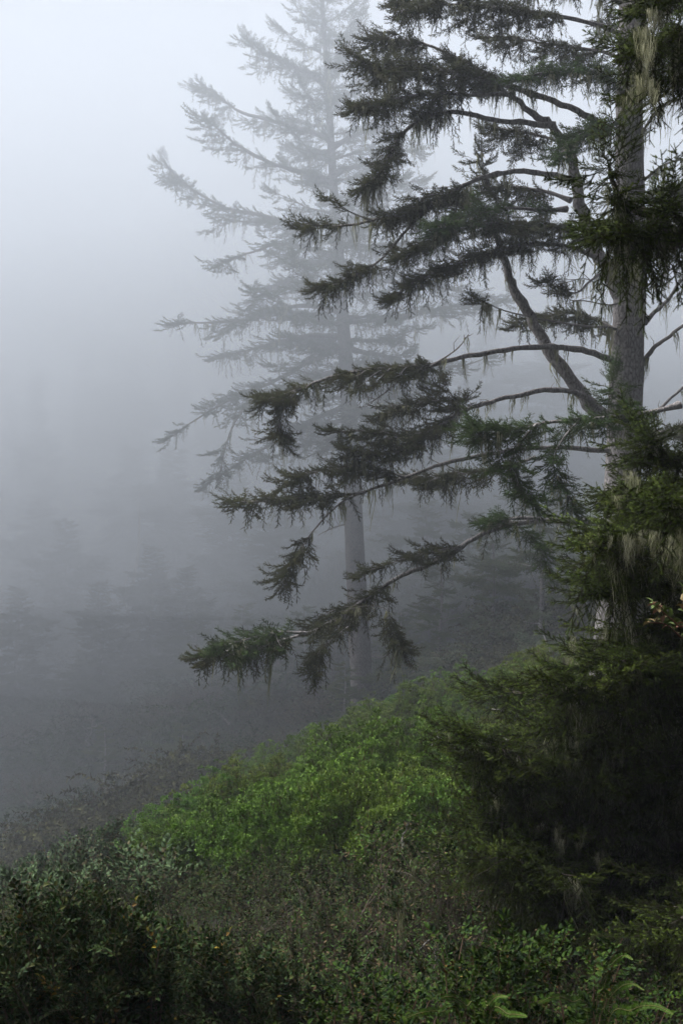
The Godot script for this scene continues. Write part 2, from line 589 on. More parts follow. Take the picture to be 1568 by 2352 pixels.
func make_ground() -> void:
	var xs := PackedFloat32Array()
	var ds := PackedFloat32Array()
	for i in 121:
		var u := (i - 60) / 60.0
		xs.append(signf(u) * (absf(u) * 30.0 + pow(absf(u), 3.0) * 200.0))
	for i in 121:
		var u := (i - 20) / 100.0
		ds.append(u * 60.0 + (pow(maxf(u, 0.0), 3.0) * 220.0))
	var st := SurfaceTool.new()
	st.begin(Mesh.PRIMITIVE_TRIANGLES)
	for d in ds:
		for x in xs:
			st.add_vertex(on_ground(x, d))
	for j in ds.size() - 1:
		for i in xs.size() - 1:
			var a := j * xs.size() + i
			var b := a + xs.size()
			for q in [a, b, a + 1, a + 1, b, b + 1]:
				st.add_index(q)
	st.generate_normals()
	var m := st.commit()
	m.surface_set_material(0, mats.soil)
	var o := MeshInstance3D.new()
	o.name = "ground"
	o.mesh = m
	o.set_meta("kind", "structure")
	o.set_meta("label", "dark leaf-strewn soil of the slope and ravine under the plants")
	add_child(o, true)

# ---------------------------------------------------------------- the trees
func big_spruce() -> void:
	var foot := on_ground(at(1418, 1500, 20.0).x, 20.0)
	var t := thing("spruce", "tall grey-barked forked spruce hung with beard lichen behind the dark near spruce", "tree", foot)
	var p := trace([[1416, 1560], [1420, 1420], [1425, 1250], [1430, 1080], [1436, 900], [1442, 740], [1446, 600], [1446, 440], [1444, 290], [1446, 140], [1448, 0], [1450, -160], [1452, -420]], 20.0, 20.0)
	var r := PackedFloat32Array()
	for i in p.size():
		var y := 1176.0 - p[i].y / 20.0 * FOCAL
		r.append(clampf(lerpf(0.17, 0.335, (y + 420.0) / 1600.0), 0.12, 0.4) + maxf(0.0, (y - 1350.0) / 200.0) * 0.12)
	var s := Shape.new()
	s.tube(p, r, 20, Color.WHITE, 0.035)
	part("trunk", s, mats.bark, t, foot)
	# the two risen stems
	limb(t, trace([[1425, 985], [1352, 925], [1304, 862], [1249, 782], [1209, 712], [1172, 650], [1158, 600], [1140, 545], [1120, 500], [1085, 480], [1040, 470]], 20.0, 19.4), 0.15, 0.03, {"from": 0.93, "width": 0.6, "lichen": 2.0, "name": "risen_stem"})
	limb(t, trace([[1436, 690], [1400, 630], [1360, 560], [1335, 490], [1322, 420], [1316, 370], [1290, 320], [1262, 285], [1225, 262], [1180, 225], [1120, 180], [1070, 150]], 20.0, 19.6), 0.16, 0.03, {"from": 0.95, "width": 0.5, "lichen": 3.0, "name": "risen_stem"})
	var L := [
		# points, depth in, depth out, r0, r1, options
		[[[1320, 415], [1285, 405], [1230, 396], [1180, 393], [1130, 402], [1080, 418], [1030, 445], [980, 472], [930, 490], [860, 505], [780, 520], [700, 515]], 19.8, 18.6, 0.075, 0.018, {"from": 0.42, "width": 0.95, "droop": 0.75, "lichen": 4.0}],
		[[[1010, 455], [960, 500], [915, 550], [870, 600], [830, 625], [780, 650], [735, 660]], 19.0, 18.6, 0.04, 0.012, {"from": 0.35, "width": 0.6, "droop": 0.9, "lichen": 4.0}],
		[[[850, 505], [815, 492], [790, 478], [765, 462]], 18.7, 18.3, 0.02, 0.008, {"from": 0.5, "width": 0.12, "gap": 0.2, "droop": 0.1}],
		[[[1400, 300], [1340, 262], [1270, 232], [1200, 208], [1130, 190], [1060, 172], [990, 158], [930, 150], [870, 160], [820, 128]], 20.0, 18.8, 0.085, 0.02, {"from": 0.4, "width": 1.25, "droop": 0.95, "lichen": 4.0}],
		[[[1225, 220], [1150, 185], [1080, 150], [1010, 115], [950, 95], [900, 92], [862, 90]], 19.6, 20.4, 0.05, 0.015, {"from": 0.12, "width": 1.0, "droop": 0.9, "lichen": 3.0}],
		[[[1180, 215], [1090, 218], [1010, 215], [930, 222], [870, 235], [818, 250]], 19.3, 18.4, 0.05, 0.015, {"from": 0.15, "width": 0.95, "droop": 1.0, "lichen": 4.0}],
		[[[1270, 290], [1210, 282], [1130, 275], [1060, 258], [1000, 262], [950, 285], [915, 320], [895, 360], [870, 400], [840, 425]], 19.7, 18.5, 0.07, 0.02, {"from": 0.38, "width": 0.55, "droop": 1.0, "lichen": 9.0}],
		[[[1300, 330], [1230, 310], [1180, 300], [1130, 292]], 19.8, 20.6, 0.04, 0.015, {"from": 0.2, "width": 0.7, "droop": 0.9, "lichen": 4.0}],
		[[[1446, 90], [1380, 60], [1300, 40], [1220, 30], [1140, 18], [1060, 10], [990, 12], [930, 22]], 20.0, 18.7, 0.06, 0.016, {"from": 0.25, "width": 1.0, "droop": 0.9, "lichen": 5.0}],
		[[[1446, 20], [1370, -20], [1280, -45], [1180, -55], [1080, -50], [980, -30], [925, 0]], 20.0, 19.6, 0.06, 0.016, {"from": 0.25, "width": 1.0, "droop": 0.9, "lichen": 5.0}],
		[[[1446, 150], [1390, 120], [1320, 110], [1250, 100], [1190, 90], [1120, 85]], 20.0, 21.0, 0.05, 0.016, {"from": 0.2, "width": 1.0, "droop": 0.9, "lichen": 5.0}],
		[[[1446, 240], [1410, 190], [1370, 165], [1320, 160], [1260, 165], [1200, 175]], 20.0, 18.2, 0.05, 0.016, {"from": 0.15, "width": 0.85, "droop": 0.8, "lichen": 6.0, "kit": "green"}],
		[[[1446, 330], [1420, 300], [1390, 290], [1350, 300], [1310, 325], [1280, 360]], 19.8, 17.6, 0.04, 0.012, {"from": 0.3, "width": 0.6, "droop": 0.9, "lichen": 5.0, "kit": "green"}],
		[[[1355, 570], [1300, 530], [1230, 518], [1160, 512], [1090, 520], [1030, 535], [980, 560], [930, 585]], 19.6, 18.4, 0.07, 0.02, {"from": 0.05, "width": 1.0, "droop": 0.95, "lichen": 5.0}],
		[[[1400, 610], [1330, 575], [1260, 560], [1180, 565], [1100, 590], [1020, 620], [950, 650], [905, 680]], 19.8, 18.6, 0.06, 0.016, {"from": 0.2, "width": 0.75, "droop": 0.8, "lichen": 6.0}],
		[[[1300, 480], [1240, 482], [1170, 478], [1100, 490], [1040, 505], [1000, 520]], 19.5, 18.0, 0.05, 0.016, {"from": 0.1, "width": 0.8, "droop": 0.7, "lichen": 4.0, "kit": "green"}],
		[[[1150, 470], [1130, 440], [1112, 400], [1106, 350]], 19.8, 20.2, 0.03, 0.01, {"from": 0.1, "width": 0.6, "droop": 0.3, "lichen": 1.0}],
		[[[1310, 460], [1250, 440], [1180, 430], [1110, 440], [1060, 450]], 20.0, 21.2, 0.05, 0.015, {"from": 0.2, "width": 0.9, "droop": 0.7, "lichen": 3.0}],
		[[[1432, 850], [1408, 830], [1350, 806], [1290, 798], [1250, 797], [1180, 801], [1100, 813], [1040, 825], [990, 838], [930, 842], [860, 846], [790, 858], [720, 880], [660, 905], [622, 915]], 20.0, 18.0, 0.085, 0.02, {"from": 0.56, "width": 0.95, "droop": 0.8, "lichen": 2.5}],
		[[[1000, 835], [1030, 815], [1055, 795], [1075, 768]], 18.8, 18.5, 0.022, 0.008, {"bare": true, "lichen": 4.0}],
		[[[1000, 836], [950, 860], [910, 880], [880, 905], [862, 918]], 18.8, 18.4, 0.025, 0.008, {"bare": true, "lichen": 2.0}],
		[[[680, 900], [650, 940], [640, 980], [645, 1000]], 18.1, 18.0, 0.014, 0.006, {"from": 0.15, "width": 0.22, "droop": 0.8, "lichen": 3.0}],
		[[[1360, 925], [1335, 905], [1270, 895], [1180, 910], [1110, 928], [1070, 940], [1040, 955], [1000, 985], [930, 1000], [860, 992], [770, 990]], 19.8, 18.2, 0.075, 0.016, {"from": 0.52, "width": 0.8, "droop": 0.7, "lichen": 6.0, "tone": 0.85}],
		[[[1075, 940], [1040, 925], [990, 920], [930, 930], [880, 950]], 19.0, 19.6, 0.03, 0.012, {"from": 0.1, "width": 0.65, "droop": 0.7, "lichen": 7.0, "tone": 0.85}],
		[[[1060, 950], [1052, 925], [1035, 905], [1022, 886]], 19.0, 18.6, 0.02, 0.008, {"from": 0.1, "width": 0.45, "droop": 0.2, "lichen": 1.0}],
		[[[1040, 960], [990, 1000], [930, 1030], [870, 1045], [810, 1035]], 18.8, 18.2, 0.03, 0.01, {"from": 0.2, "width": 0.6, "droop": 0.8, "lichen": 6.0}],
		[[[1430, 1040], [1330, 1030], [1230, 1028], [1140, 1040], [1040, 1060], [960, 1085], [890, 1112], [820, 1132], [740, 1140], [640, 1150], [545, 1152]], 20.0, 18.0, 0.065, 0.014, {"from": 0.73, "width": 0.5, "droop": 0.55, "lichen": 2.0}],
		[[[930, 1098], [880, 1080], [820, 1075], [750, 1080], [680, 1092], [660, 1105]], 18.8, 18.4, 0.025, 0.01, {"from": 0.1, "width": 0.65, "droop": 0.5, "lichen": 2.0}],
		[[[840, 1130], [790, 1150], [750, 1185], [715, 1225], [690, 1265], [660, 1310], [650, 1335]], 18.4, 17.8, 0.025, 0.008, {"from": 0.35, "width": 0.5, "droop": 0.9, "lichen": 5.0}],
		[[[1230, 1050], [1150, 1075], [1080, 1085], [1010, 1095], [950, 1100]], 19.6, 20.2, 0.03, 0.01, {"from": 0.15, "width": 0.75, "droop": 0.7, "lichen": 4.0}],
		[[[1560, 930], [1480, 950], [1400, 958], [1320, 965], [1250, 972], [1180, 985], [1120, 985], [1095, 978]], 16.0, 15.0, 0.05, 0.012, {"from": 0.12, "width": 0.85, "droop": 0.75, "lichen": 3.0, "kit": "green"}],
		[[[1480, 950], [1440, 930], [1410, 900], [1405, 868]], 15.8, 15.4, 0.02, 0.008, {"from": 0.1, "width": 0.4, "droop": 0.2, "lichen": 2.0, "kit": "green"}],
		[[[1330, 965], [1290, 1010], [1270, 1060], [1285, 1110], [1315, 1160]], 15.4, 15.0, 0.018, 0.006, {"from": 0.2, "width": 0.35, "droop": 0.7, "lichen": 3.0, "kit": "green"}],
		[[[1230, 975], [1190, 1020], [1170, 1070], [1185, 1110], [1215, 1145]], 15.2, 14.9, 0.018, 0.006, {"from": 0.1, "width": 0.45, "droop": 0.8, "lichen": 3.0, "kit": "green"}],
		[[[1425, 1240], [1360, 1222], [1320, 1210], [1260, 1195], [1190, 1190], [1140, 1200]], 20.0, 17.8, 0.06, 0.025, {"from": 0.88, "width": 0.3, "droop": 0.6, "lichen": 2.0}],
		[[[1190, 1190], [1160, 1192], [1140, 1188], [1120, 1195]], 17.9, 17.4, 0.02, 0.008, {"from": 0.2, "width": 0.3, "droop": 0.6, "lichen": 2.0, "kit": "green"}],
		[[[1170, 1195], [1200, 1220], [1230, 1245], [1250, 1280]], 17.9, 17.6, 0.015, 0.006, {"from": 0.2, "width": 0.2, "droop": 0.7, "lichen": 2.0, "kit": "green"}],
		[[[1425, 1200], [1300, 1195], [1200, 1200], [1110, 1225], [1040, 1268], [980, 1300], [920, 1322], [860, 1360], [800, 1402], [740, 1440], [650, 1470], [560, 1490], [475, 1502]], 20.0, 16.8, 0.075, 0.016, {"from": 0.55, "width": 0.75, "droop": 0.75, "lichen": 2.5}],
		[[[1060, 1255], [1020, 1262], [960, 1275], [900, 1292], [850, 1310]], 18.6, 18.0, 0.03, 0.01, {"from": 0.05, "width": 0.55, "droop": 0.6, "lichen": 2.0}],
		[[[700, 1455], [640, 1452], [580, 1465], [520, 1482]], 17.4, 16.4, 0.03, 0.01, {"from": 0.05, "width": 0.75, "droop": 0.7, "lichen": 2.0, "kit": "green"}],
		[[[800, 1400], [840, 1392], [880, 1396], [893, 1412], [900, 1450], [925, 1490]], 17.6, 17.2, 0.01, 0.004, {"from": 0.6, "width": 0.3, "droop": 0.9, "lichen": 5.0, "bark": "pale_wood"}],
		[[[800, 1440], [760, 1470], [735, 1500], [725, 1530]], 17.4, 17.2, 0.015, 0.006, {"from": 0.4, "width": 0.3, "droop": 0.9, "lichen": 3.0}],
		[[[1442, 765], [1400, 752], [1330, 748], [1240, 732], [1180, 720], [1140, 706], [1108, 692]], 20.0, 18.8, 0.035, 0.008, {"from": 0.9, "width": 0.2, "lichen": 5.0}],
		[[[1420, 760], [1370, 735], [1310, 720], [1250, 725], [1190, 745]], 20.2, 21.4, 0.035, 0.01, {"from": 0.15, "width": 0.75, "droop": 0.8, "lichen": 3.0}],
		[[[1444, 600], [1400, 615], [1355, 645], [1325, 672], [1290, 665], [1258, 648]], 20.0, 19.0, 0.04, 0.01, {"from": 0.6, "width": 0.35, "droop": 0.9, "lichen": 8.0}],
		[[[1440, 690], [1400, 700], [1350, 692], [1310, 690]], 20.0, 19.2, 0.025, 0.008, {"bare": true, "lichen": 5.0}],
		[[[1440, 640], [1390, 655], [1340, 640], [1300, 650]], 20.0, 19.4, 0.02, 0.006, {"bare": true, "lichen": 5.0}],
		[[[1478, 740], [1505, 715], [1530, 690], [1568, 640], [1640, 560]], 20.0, 20.4, 0.06, 0.02, {"from": 0.8, "width": 0.6, "lichen": 3.0}],
		[[[1472, 835], [1500, 800], [1530, 778], [1570, 745], [1660, 690]], 20.0, 19.0, 0.06, 0.02, {"from": 0.8, "width": 0.6, "lichen": 3.0}],
		[[[1476, 660], [1510, 640], [1568, 600], [1640, 570]], 20.0, 20.6, 0.035, 0.015, {"from": 0.7, "width": 0.6, "lichen": 4.0}],
		[[[1465, 985], [1500, 950], [1540, 915], [1600, 860]], 20.0, 20.8, 0.05, 0.02, {"from": 0.85, "width": 0.6, "lichen": 3.0}],
		[[[1440, 1010], [1480, 1000], [1530, 990], [1600, 960]], 20.6, 22.6, 0.05, 0.02, {"from": 0.1, "width": 0.8, "lichen": 4.0}],
		[[[1450, 440], [1500, 395], [1540, 372], [1600, 360]], 20.0, 19.4, 0.04, 0.015, {"from": 0.75, "width": 0.7, "lichen": 8.0}],
		[[[1450, 350], [1490, 280], [1530, 240], [1600, 215]], 20.0, 19.0, 0.04, 0.015, {"bare": true, "lichen": 7.0}],
		[[[1450, 480], [1500, 440], [1550, 430], [1620, 425]], 20.4, 22.0, 0.05, 0.02, {"from": 0.2, "width": 0.8, "lichen": 4.0}],
		[[[1450, 560], [1490, 500], [1540, 470], [1620, 450]], 20.0, 21.0, 0.05, 0.02, {"from": 0.3, "width": 0.8, "lichen": 4.0}],
		[[[1448, 200], [1490, 150], [1530, 120], [1600, 90]], 20.0, 19.0, 0.05, 0.02, {"from": 0.2, "width": 0.9, "lichen": 7.0}],
		[[[1448, 60], [1490, 20], [1540, -10], [1600, -40]], 20.0, 20.4, 0.05, 0.02, {"from": 0.2, "width": 1.0, "lichen": 7.0}],
	]
	for a in L:
		limb(t, trace(a[0], a[1], a[2]), a[3] * 0.8, a[4], a[5])
	# limbs above the picture and towards its back
	rng.seed = 31
	for i in 14:
		var y := -60.0 - i * 26.0
		var az := i * 2.4
		var st := at(1450, y, 20.0)
		var ln := 3.6 - i * 0.14
		var q := PackedVector3Array([st])
		for k in 4:
			q.append(q[k] + Vector3(cos(az) * ln * 0.25, ln * (0.02 if k < 2 else -0.03), sin(az) * ln * 0.25))
		limb(t, smooth(q), 0.05, 0.015, {"from": 0.25, "width": 0.8, "gap": 0.2, "lichen": 2.0})

func fog_spruce() -> void:
	var foot := on_ground(at(840, 1720, 44.0).x, 44.0)
	foot.y = minf(foot.y, at(840, 1725, 44.0).y)
	var t := thing("spruce", "tall straight spruce fading upward into pale fog at the centre", "tree", foot)
	var p := trace([[842, 1790], [838, 1700], [830, 1560], [820, 1380], [812, 1200], [805, 1040], [796, 860], [786, 720], [775, 560], [764, 400], [755, 240], [746, 100], [740, -30]], 44.0, 44.0)
	var r := PackedFloat32Array()
	for i in p.size():
		var y := 1176.0 - p[i].y / 44.0 * FOCAL
		r.append(maxf(0.05, lerpf(0.06, 0.44, clampf((y + 30.0) / 1500.0, 0, 1))) + maxf(0.0, (y - 1560.0) / 200.0) * 0.14)
	var s := Shape.new()
	s.tube(p, r, 14, Color.WHITE, 0.03)
	part("trunk", s, mats.darkened_bark, t, foot)
	var o := {"kit": "mid", "bark": "darkened_bark", "size": 1.75, "width": 1.7, "from": 0.12, "droop": 0.6, "lichen": 1.2, "gap": 0.15}
	var L := [
		[[[752, 200], [700, 165], [640, 140], [600, 118], [572, 92]], -2.0, 1.2],
		[[[758, 320], [690, 295], [610, 275], [540, 250], [495, 215], [470, 198]], 1.0, 1.5],
		[[[764, 420], [690, 395], [610, 370], [540, 330], [495, 292], [462, 268]], -2.0, 1.5],
		[[[770, 520], [690, 515], [600, 495], [520, 478], [450, 440], [410, 410], [382, 380]], 1.0, 1.8],
		[[[776, 590], [710, 570], [650, 560], [580, 578], [508, 606]], -3.0, 1.6],
		[[[780, 660], [720, 655], [660, 645], [600, 680], [540, 735]], 3.0, 1.6],
		[[[784, 715], [710, 702], [640, 712], [560, 735], [480, 740], [408, 743]], -1.0, 1.6],
		[[[788, 775], [710, 770], [640, 785], [570, 805], [505, 818]], 3.5, 1.8],
		[[[790, 800], [720, 825], [640, 870], [560, 905], [480, 945], [395, 1002]], -1.0, 1.5],
		[[[794, 850], [720, 865], [650, 890], [580, 920], [530, 990], [505, 1090]], -3.0, 1.6],
		[[[800, 930], [730, 960], [650, 1005], [580, 1045], [478, 1108]], 1.0, 1.5],
		[[[804, 1000], [740, 1010], [680, 1030], [610, 1055]], 3.0, 1.4],
		[[[770, 470], [830, 450], [890, 430], [960, 415]], 0.0, 1.8],
		[[[775, 560], [850, 565], [920, 560], [1000, 575]], 2.0, 1.8],
		[[[780, 640], [870, 645], [960, 655], [1060, 668], [1150, 690]], 1.0, 1.8],
		[[[784, 740], [870, 735], [950, 720], [1030, 705], [1118, 700]], -2.0, 1.6],
		[[[790, 800], [870, 815], [960, 840], [1040, 842], [1122, 822]], 2.0, 1.5],
		[[[796, 880], [860, 895], [920, 900], [985, 890]], 0.0, 1.5],
		[[[758, 340], [820, 310], [880, 285], [930, 255]], 1.0, 1.5],
		[[[765, 400], [840, 375], [900, 350], [950, 350]], -2.0, 1.6],
		[[[752, 240], [800, 215], [840, 190], [875, 160]], 0.0, 1.2],
	]
	for a in L:
		var oo := o.duplicate()
		oo.width = a[2]
		limb(t, trace(a[0], 44.0, 44.0 + a[1]), 0.12, 0.02, oo)
	rng.seed = 77
	for i in 56:   # the upper cone and the limbs that point to the front and back
		var y := 0.0 + i * 18.2
		var u := clampf((y - 20.0) / 1000.0, 0.0, 1.0)
		var az := i * 2.2
		var st := at(lerpf(740, 806, y / 1040.0), y, 44.0)
		var ln := 0.7 + 5.6 * pow(u, 0.75) * (1.0 if y < 800.0 else 0.8)
		if absf(cos(az)) > 0.7 and y > 200.0:
			ln *= 0.6
		var q := PackedVector3Array([st])
		for k in 4:
			q.append(q[k] + Vector3(cos(az) * ln * 0.25, ln * (0.10 - 0.14 * u + (0.06 if k > 1 else 0.0)), sin(az) * ln * 0.25))
		var oo := o.duplicate()
		oo.width = 0.45 + 1.2 * u
		limb(t, smooth(q), 0.03 + 0.08 * u, 0.012, oo)
	var q2 := PackedVector3Array([at(745, 90, 44.0), at(741, 20, 44.0), at(738, -50, 44.0), at(737, -110, 44.0)])
	limb(t, smooth(q2), 0.05, 0.01, {"kit": "mid", "size": 1.4, "width": 0.7, "from": 0.0, "droop": 0.2, "lichen": 0.0, "name": "leader"})
	for a in [[[[828, 1500], [870, 1510], [900, 1500]], 0.5], [[[822, 1440], [780, 1460], [745, 1470]], 0.5], [[[835, 1600], [800, 1620], [750, 1690]], -0.5], [[[812, 1200], [770, 1210], [730, 1230]], 0.5]]:
		limb(t, trace(a[0], 44.0, 44.0 + a[1]), 0.05, 0.012, {"bare": true, "size": 1.6, "lichen": 0.6, "kit": "mid"})

func near_spruce() -> void:
	var foot := on_ground(4.2, 8.2)
	var t := thing("spruce", "dark near spruce filling the right edge with drooping lichen-hung boughs", "tree", foot)
	var s := Shape.new()
	var p := PackedVector3Array()
	for i in 12:
		p.append(foot + Vector3(sin(i * 0.7) * 0.05, -0.4 + i * 0.95, 0))
	p.append(foot + Vector3(0, 16.5, 0))
	s.tube(p, radii(13, 0.3, 0.06), 14, Color.WHITE, 0.04)
	part("trunk", s, mats.dark_bark, t, foot)
	var base := {"kit": "near", "bark": "dark_bark", "from": 0.18, "width": 0.75, "droop": 0.7, "lichen": 5.0, "gap": 0.07, "tone": 0.8, "spray": 0.72}
	var L := [
		[[[2060, 100], [1800, 60], [1640, 70], [1540, 90], [1465, 105]], 8.2, 7.0, 0.28],
		[[[2060, 220], [1800, 160], [1680, 160], [1590, 175], [1500, 190]], 8.2, 7.4, 0.26],
		[[[2060, 20], [1800, -60], [1640, -50], [1560, -30], [1500, 5]], 8.2, 7.4, 0.3],
		[[[2070, 660], [1800, 590], [1640, 560], [1540, 545], [1470, 540], [1415, 525]], 8.2, 6.4, 0.15],
		[[[1560, 548], [1500, 500], [1440, 470], [1412, 440], [1400, 385]], 6.9, 6.4, 0.16],
		[[[1600, 555], [1560, 510], [1540, 480], [1530, 468]], 6.9, 6.6, 0.2],
		[[[2070, 1250], [1800, 1160], [1640, 1130], [1540, 1120], [1450, 1125], [1470, 1135]], 8.2, 7.2, 0.26],
		[[[2070, 1330], [1800, 1250], [1640, 1215], [1520, 1205], [1450, 1215], [1405, 1230]], 8.2, 6.8, 0.33],
		[[[2070, 1440], [1800, 1340], [1640, 1310], [1540, 1310], [1450, 1320], [1400, 1345]], 8.2, 7.2, 0.45],
		[[[2070, 1580], [1800, 1460], [1640, 1430], [1540, 1425], [1490, 1440], [1440, 1465]], 8.2, 7.4, 0.45],
		[[[2070, 1660], [1800, 1560], [1640, 1520], [1540, 1510], [1480, 1505], [1430, 1520]], 8.2, 6.8, 0.45],
		[[[2070, 1740], [1800, 1640], [1640, 1600], [1500, 1580], [1430, 1585], [1380, 1580], [1310, 1562]], 8.2, 7.0, 0.42],
		[[[2070, 1840], [1800, 1740], [1640, 1700], [1500, 1690], [1400, 1680], [1360, 1690], [1320, 1665]], 8.2, 7.4, 0.55],
		[[[2070, 1900], [1800, 1820], [1600, 1780], [1440, 1770], [1320, 1770], [1240, 1755], [1170, 1725], [1110, 1692]], 8.2, 7.2, 0.4],
		[[[2070, 2010], [1800, 1900], [1600, 1860], [1440, 1850], [1320, 1840], [1230, 1830], [1140, 1780]], 8.2, 7.6, 0.55],
		[[[2070, 2090], [1800, 1990], [1600, 1950], [1440, 1930], [1300, 1920], [1210, 1900], [1150, 1880]], 8.2, 7.4, 0.65],
		[[[2070, 2180], [1800, 2080], [1600, 2040], [1440, 2010], [1300, 1990], [1220, 1975], [1170, 1965]], 8.2, 7.0, 0.7],
		[[[2070, 2270], [1800, 2180], [1640, 2130], [1520, 2110], [1400, 2080], [1280, 2050]], 8.2, 7.0, 0.8],
		[[[2070, 1700], [1850, 1640], [1700, 1640], [1600, 1660], [1500, 1670], [1430, 1680]], 8.6, 8.6, 0.8],
		[[[2070, 1850], [1850, 1780], [1700, 1770], [1600, 1780], [1500, 1780], [1420, 1790]], 8.6, 8.8, 0.9],
		[[[2070, 1760], [1850, 1700], [1720, 1720], [1640, 1740], [1560, 1760]], 8.2, 7.2, 0.7],
		[[[2070, 2000], [1850, 1930], [1700, 1900], [1600, 1890], [1500, 1890], [1400, 1890]], 8.6, 8.8, 0.9],
		[[[2070, 1000], [1800, 980], [1680, 1000], [1600, 1030], [1540, 1050], [1490, 1000]], 8.2, 7.6, 0.3],
		[[[1660, 1125], [1620, 1130], [1580, 1140], [1545, 1150]], 6.0, 5.6, 0.25],
	]
	for a in L:
		var o := base.duplicate()
		o.width = a[3]
		if a[3] < 0.31 and a[0][0][1] < 700:
			o.spray = 0.5
			o.lichen = 3.0
		if a[0][0][1] > 1300:
			o.lichen = 7.0
			o.even = true
			o.width = a[3] * 1.15
		limb(t, trace(a[0], a[1], a[2]), 0.045, 0.010, o)
	shading_crown(t, foot, 34, 4.5, 16.0, 5.6)  # overhead limbs out of view, added to shade the foreground
	drapes(t)
	var back := on_ground(-1.5, -3.5)  # unseen tree added behind the viewer for the shade it casts
	var t2 := thing("spruce", "unseen spruce added behind the viewer to shade the foreground", "tree", back)
	var s2 := Shape.new()
	var p2 := PackedVector3Array()
	for i in 12:
		p2.append(back + Vector3(0, -0.4 + i * 1.5, 0))
	s2.tube(p2, radii(12, 0.35, 0.08), 12, Color.WHITE, 0.04)
	part("trunk", s2, mats.dark_bark, t2, back)
	shading_crown(t2, back, 44, 2.6, 17.0, 5.4)
	var beside := on_ground(-5.2, 1.5)  # another unseen tree, added at the left to darken the foreground
	var t3 := thing("spruce", "unseen spruce added beside the viewer on the left to shade the foreground", "tree", beside)
	var s3 := Shape.new()
	var p3 := PackedVector3Array()
	for i in 12:
		p3.append(beside + Vector3(0, -0.4 + i * 1.4, 0))
	s3.tube(p3, radii(12, 0.33, 0.08), 12, Color.WHITE, 0.04)
	part("trunk", s3, mats.dark_bark, t3, beside)
	shading_crown(t3, beside, 40, 3.4, 15.5, 4.6)
	# boughs behind those and the crown above and round the trunk
	for i in 34:
		rng.seed = 900 + i
		var az := i * 2.4
		var st := foot + Vector3(0, 0.5 + i * 0.27, 0)
		var ln := 3.2 - i * 0.055
		var q := PackedVector3Array([st])
		for k in 4:
			q.append(q[k] + Vector3(cos(az) * ln * 0.25, ln * (-0.02 if k < 2 else 0.01), sin(az) * ln * 0.25))
		if q[4].x < 3.0 and q[4].z < -4.0 and st.y > -1.2:
			continue
		limb(t, smooth(q), 0.045, 0.012, {"kit": "near", "bark": "dark_bark", "from": 0.15, "width": 0.9, "droop": 0.7, "lichen": 2.0, "gap": 0.13})

# ---------------------------------------------------------------- undergrowth
var plant := {}
func make_plants() -> void:
	plant.bank = []
	for i in 3:
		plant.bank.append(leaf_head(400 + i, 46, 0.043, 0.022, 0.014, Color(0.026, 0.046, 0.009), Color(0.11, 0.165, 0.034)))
	plant.grey = []
	for i in 2:
		plant.grey.append(leaf_sprig(420 + i, 9, 0.075, 0.05, [Color(0.03, 0.05, 0.024), Color(0.04, 0.062, 0.03), Color(0.052, 0.05, 0.028)]))
	plant.broad = []
	for i in 3:
		plant.broad.append(leaf_sprig(440 + i, 9, 0.062, 0.038, [Color(0.017, 0.036, 0.01), Color(0.03, 0.055, 0.014), Color(0.02, 0.042, 0.016), Color(0.036, 0.06, 0.022), Color(0.042, 0.05, 0.016)]))
	plant.turning = leaf_sprig(450, 6, 0.06, 0.038, [Color(0.2, 0.15, 0.02), Color(0.12, 0.11, 0.02), Color(0.05, 0.08, 0.025), Color(0.16, 0.1, 0.03)])
	plant.salal = []
	for i in 2:
		plant.salal.append(leaf_sprig(460 + i, 8, 0.085, 0.052, [Color(0.03, 0.066, 0.008), Color(0.05, 0.088, 0.01), Color(0.02, 0.045, 0.014)]))
	plant.twiggy = []
	for i in 3:
		plant.twiggy.append(twig_knot(470 + i, 12, 12, 0.5, Color(0.034, 0.027, 0.022), [Color(0.024, 0.042, 0.01), Color(0.04, 0.03, 0.016), Color(0.022, 0.046, 0.01)], 0.03))
	plant.scrub = []
	for i in 3:
		plant.scrub.append(twig_knot(480 + i, 30, 14, 0.9, Color(0.06, 0.048, 0.04), [Color(0.042, 0.042, 0.024), Color(0.05, 0.06, 0.028), Color(0.05, 0.044, 0.03)], 0.062))
	plant.fir_clump = []
	for i in 3:
		rng.seed = 495 + i
		var fs := Shape.new()
		for k in 34:
			var a := k * 2.4
			var o := Vector3(cos(a), 0, sin(a)) * rnd(0.0, 0.35) + Vector3(0, rnd(0.1, 0.75), 0)
			var d := Vector3(cos(a), rnd(-0.25, 0.7), sin(a)).normalized() * rnd(0.25, 0.5)
			shoot(fs, o, o + d, 42.0, 0.075, 0.03, Color(0.03, 0.036, 0.02), Color(0.05, 0.058, 0.03), Color(0.06, 0.05, 0.04))
			shoot(fs, o + d, o + d * 1.5 + Vector3(0, rnd(-0.2, 0.02), 0), 42.0, 0.07, 0.028, Color(0.03, 0.036, 0.02), Color(0.05, 0.058, 0.03), Color(0.06, 0.05, 0.04))
		plant.fir_clump.append(fs.mesh(mats.needle))
	plant.dry = twig_knot(490, 14, 0, 0.55, Color(0.12, 0.108, 0.092), [Color.WHITE], 0.02)

func upright(cl: Cloud, o: Vector3, up: Vector3, s: float, tone: float, tint := Color.WHITE) -> void:
	var a := rnd(0, TAU)
	var x := Vector3(cos(a), 0, sin(a))
	x = (x - up * x.dot(up)).normalized()
	var k := tone * rnd(0.75, 1.25)
	cl.put(x * s, up * s * rnd(0.8, 1.2), x.cross(up) * s, o, Color(k * tint.r, k * tint.g, k * tint.b))

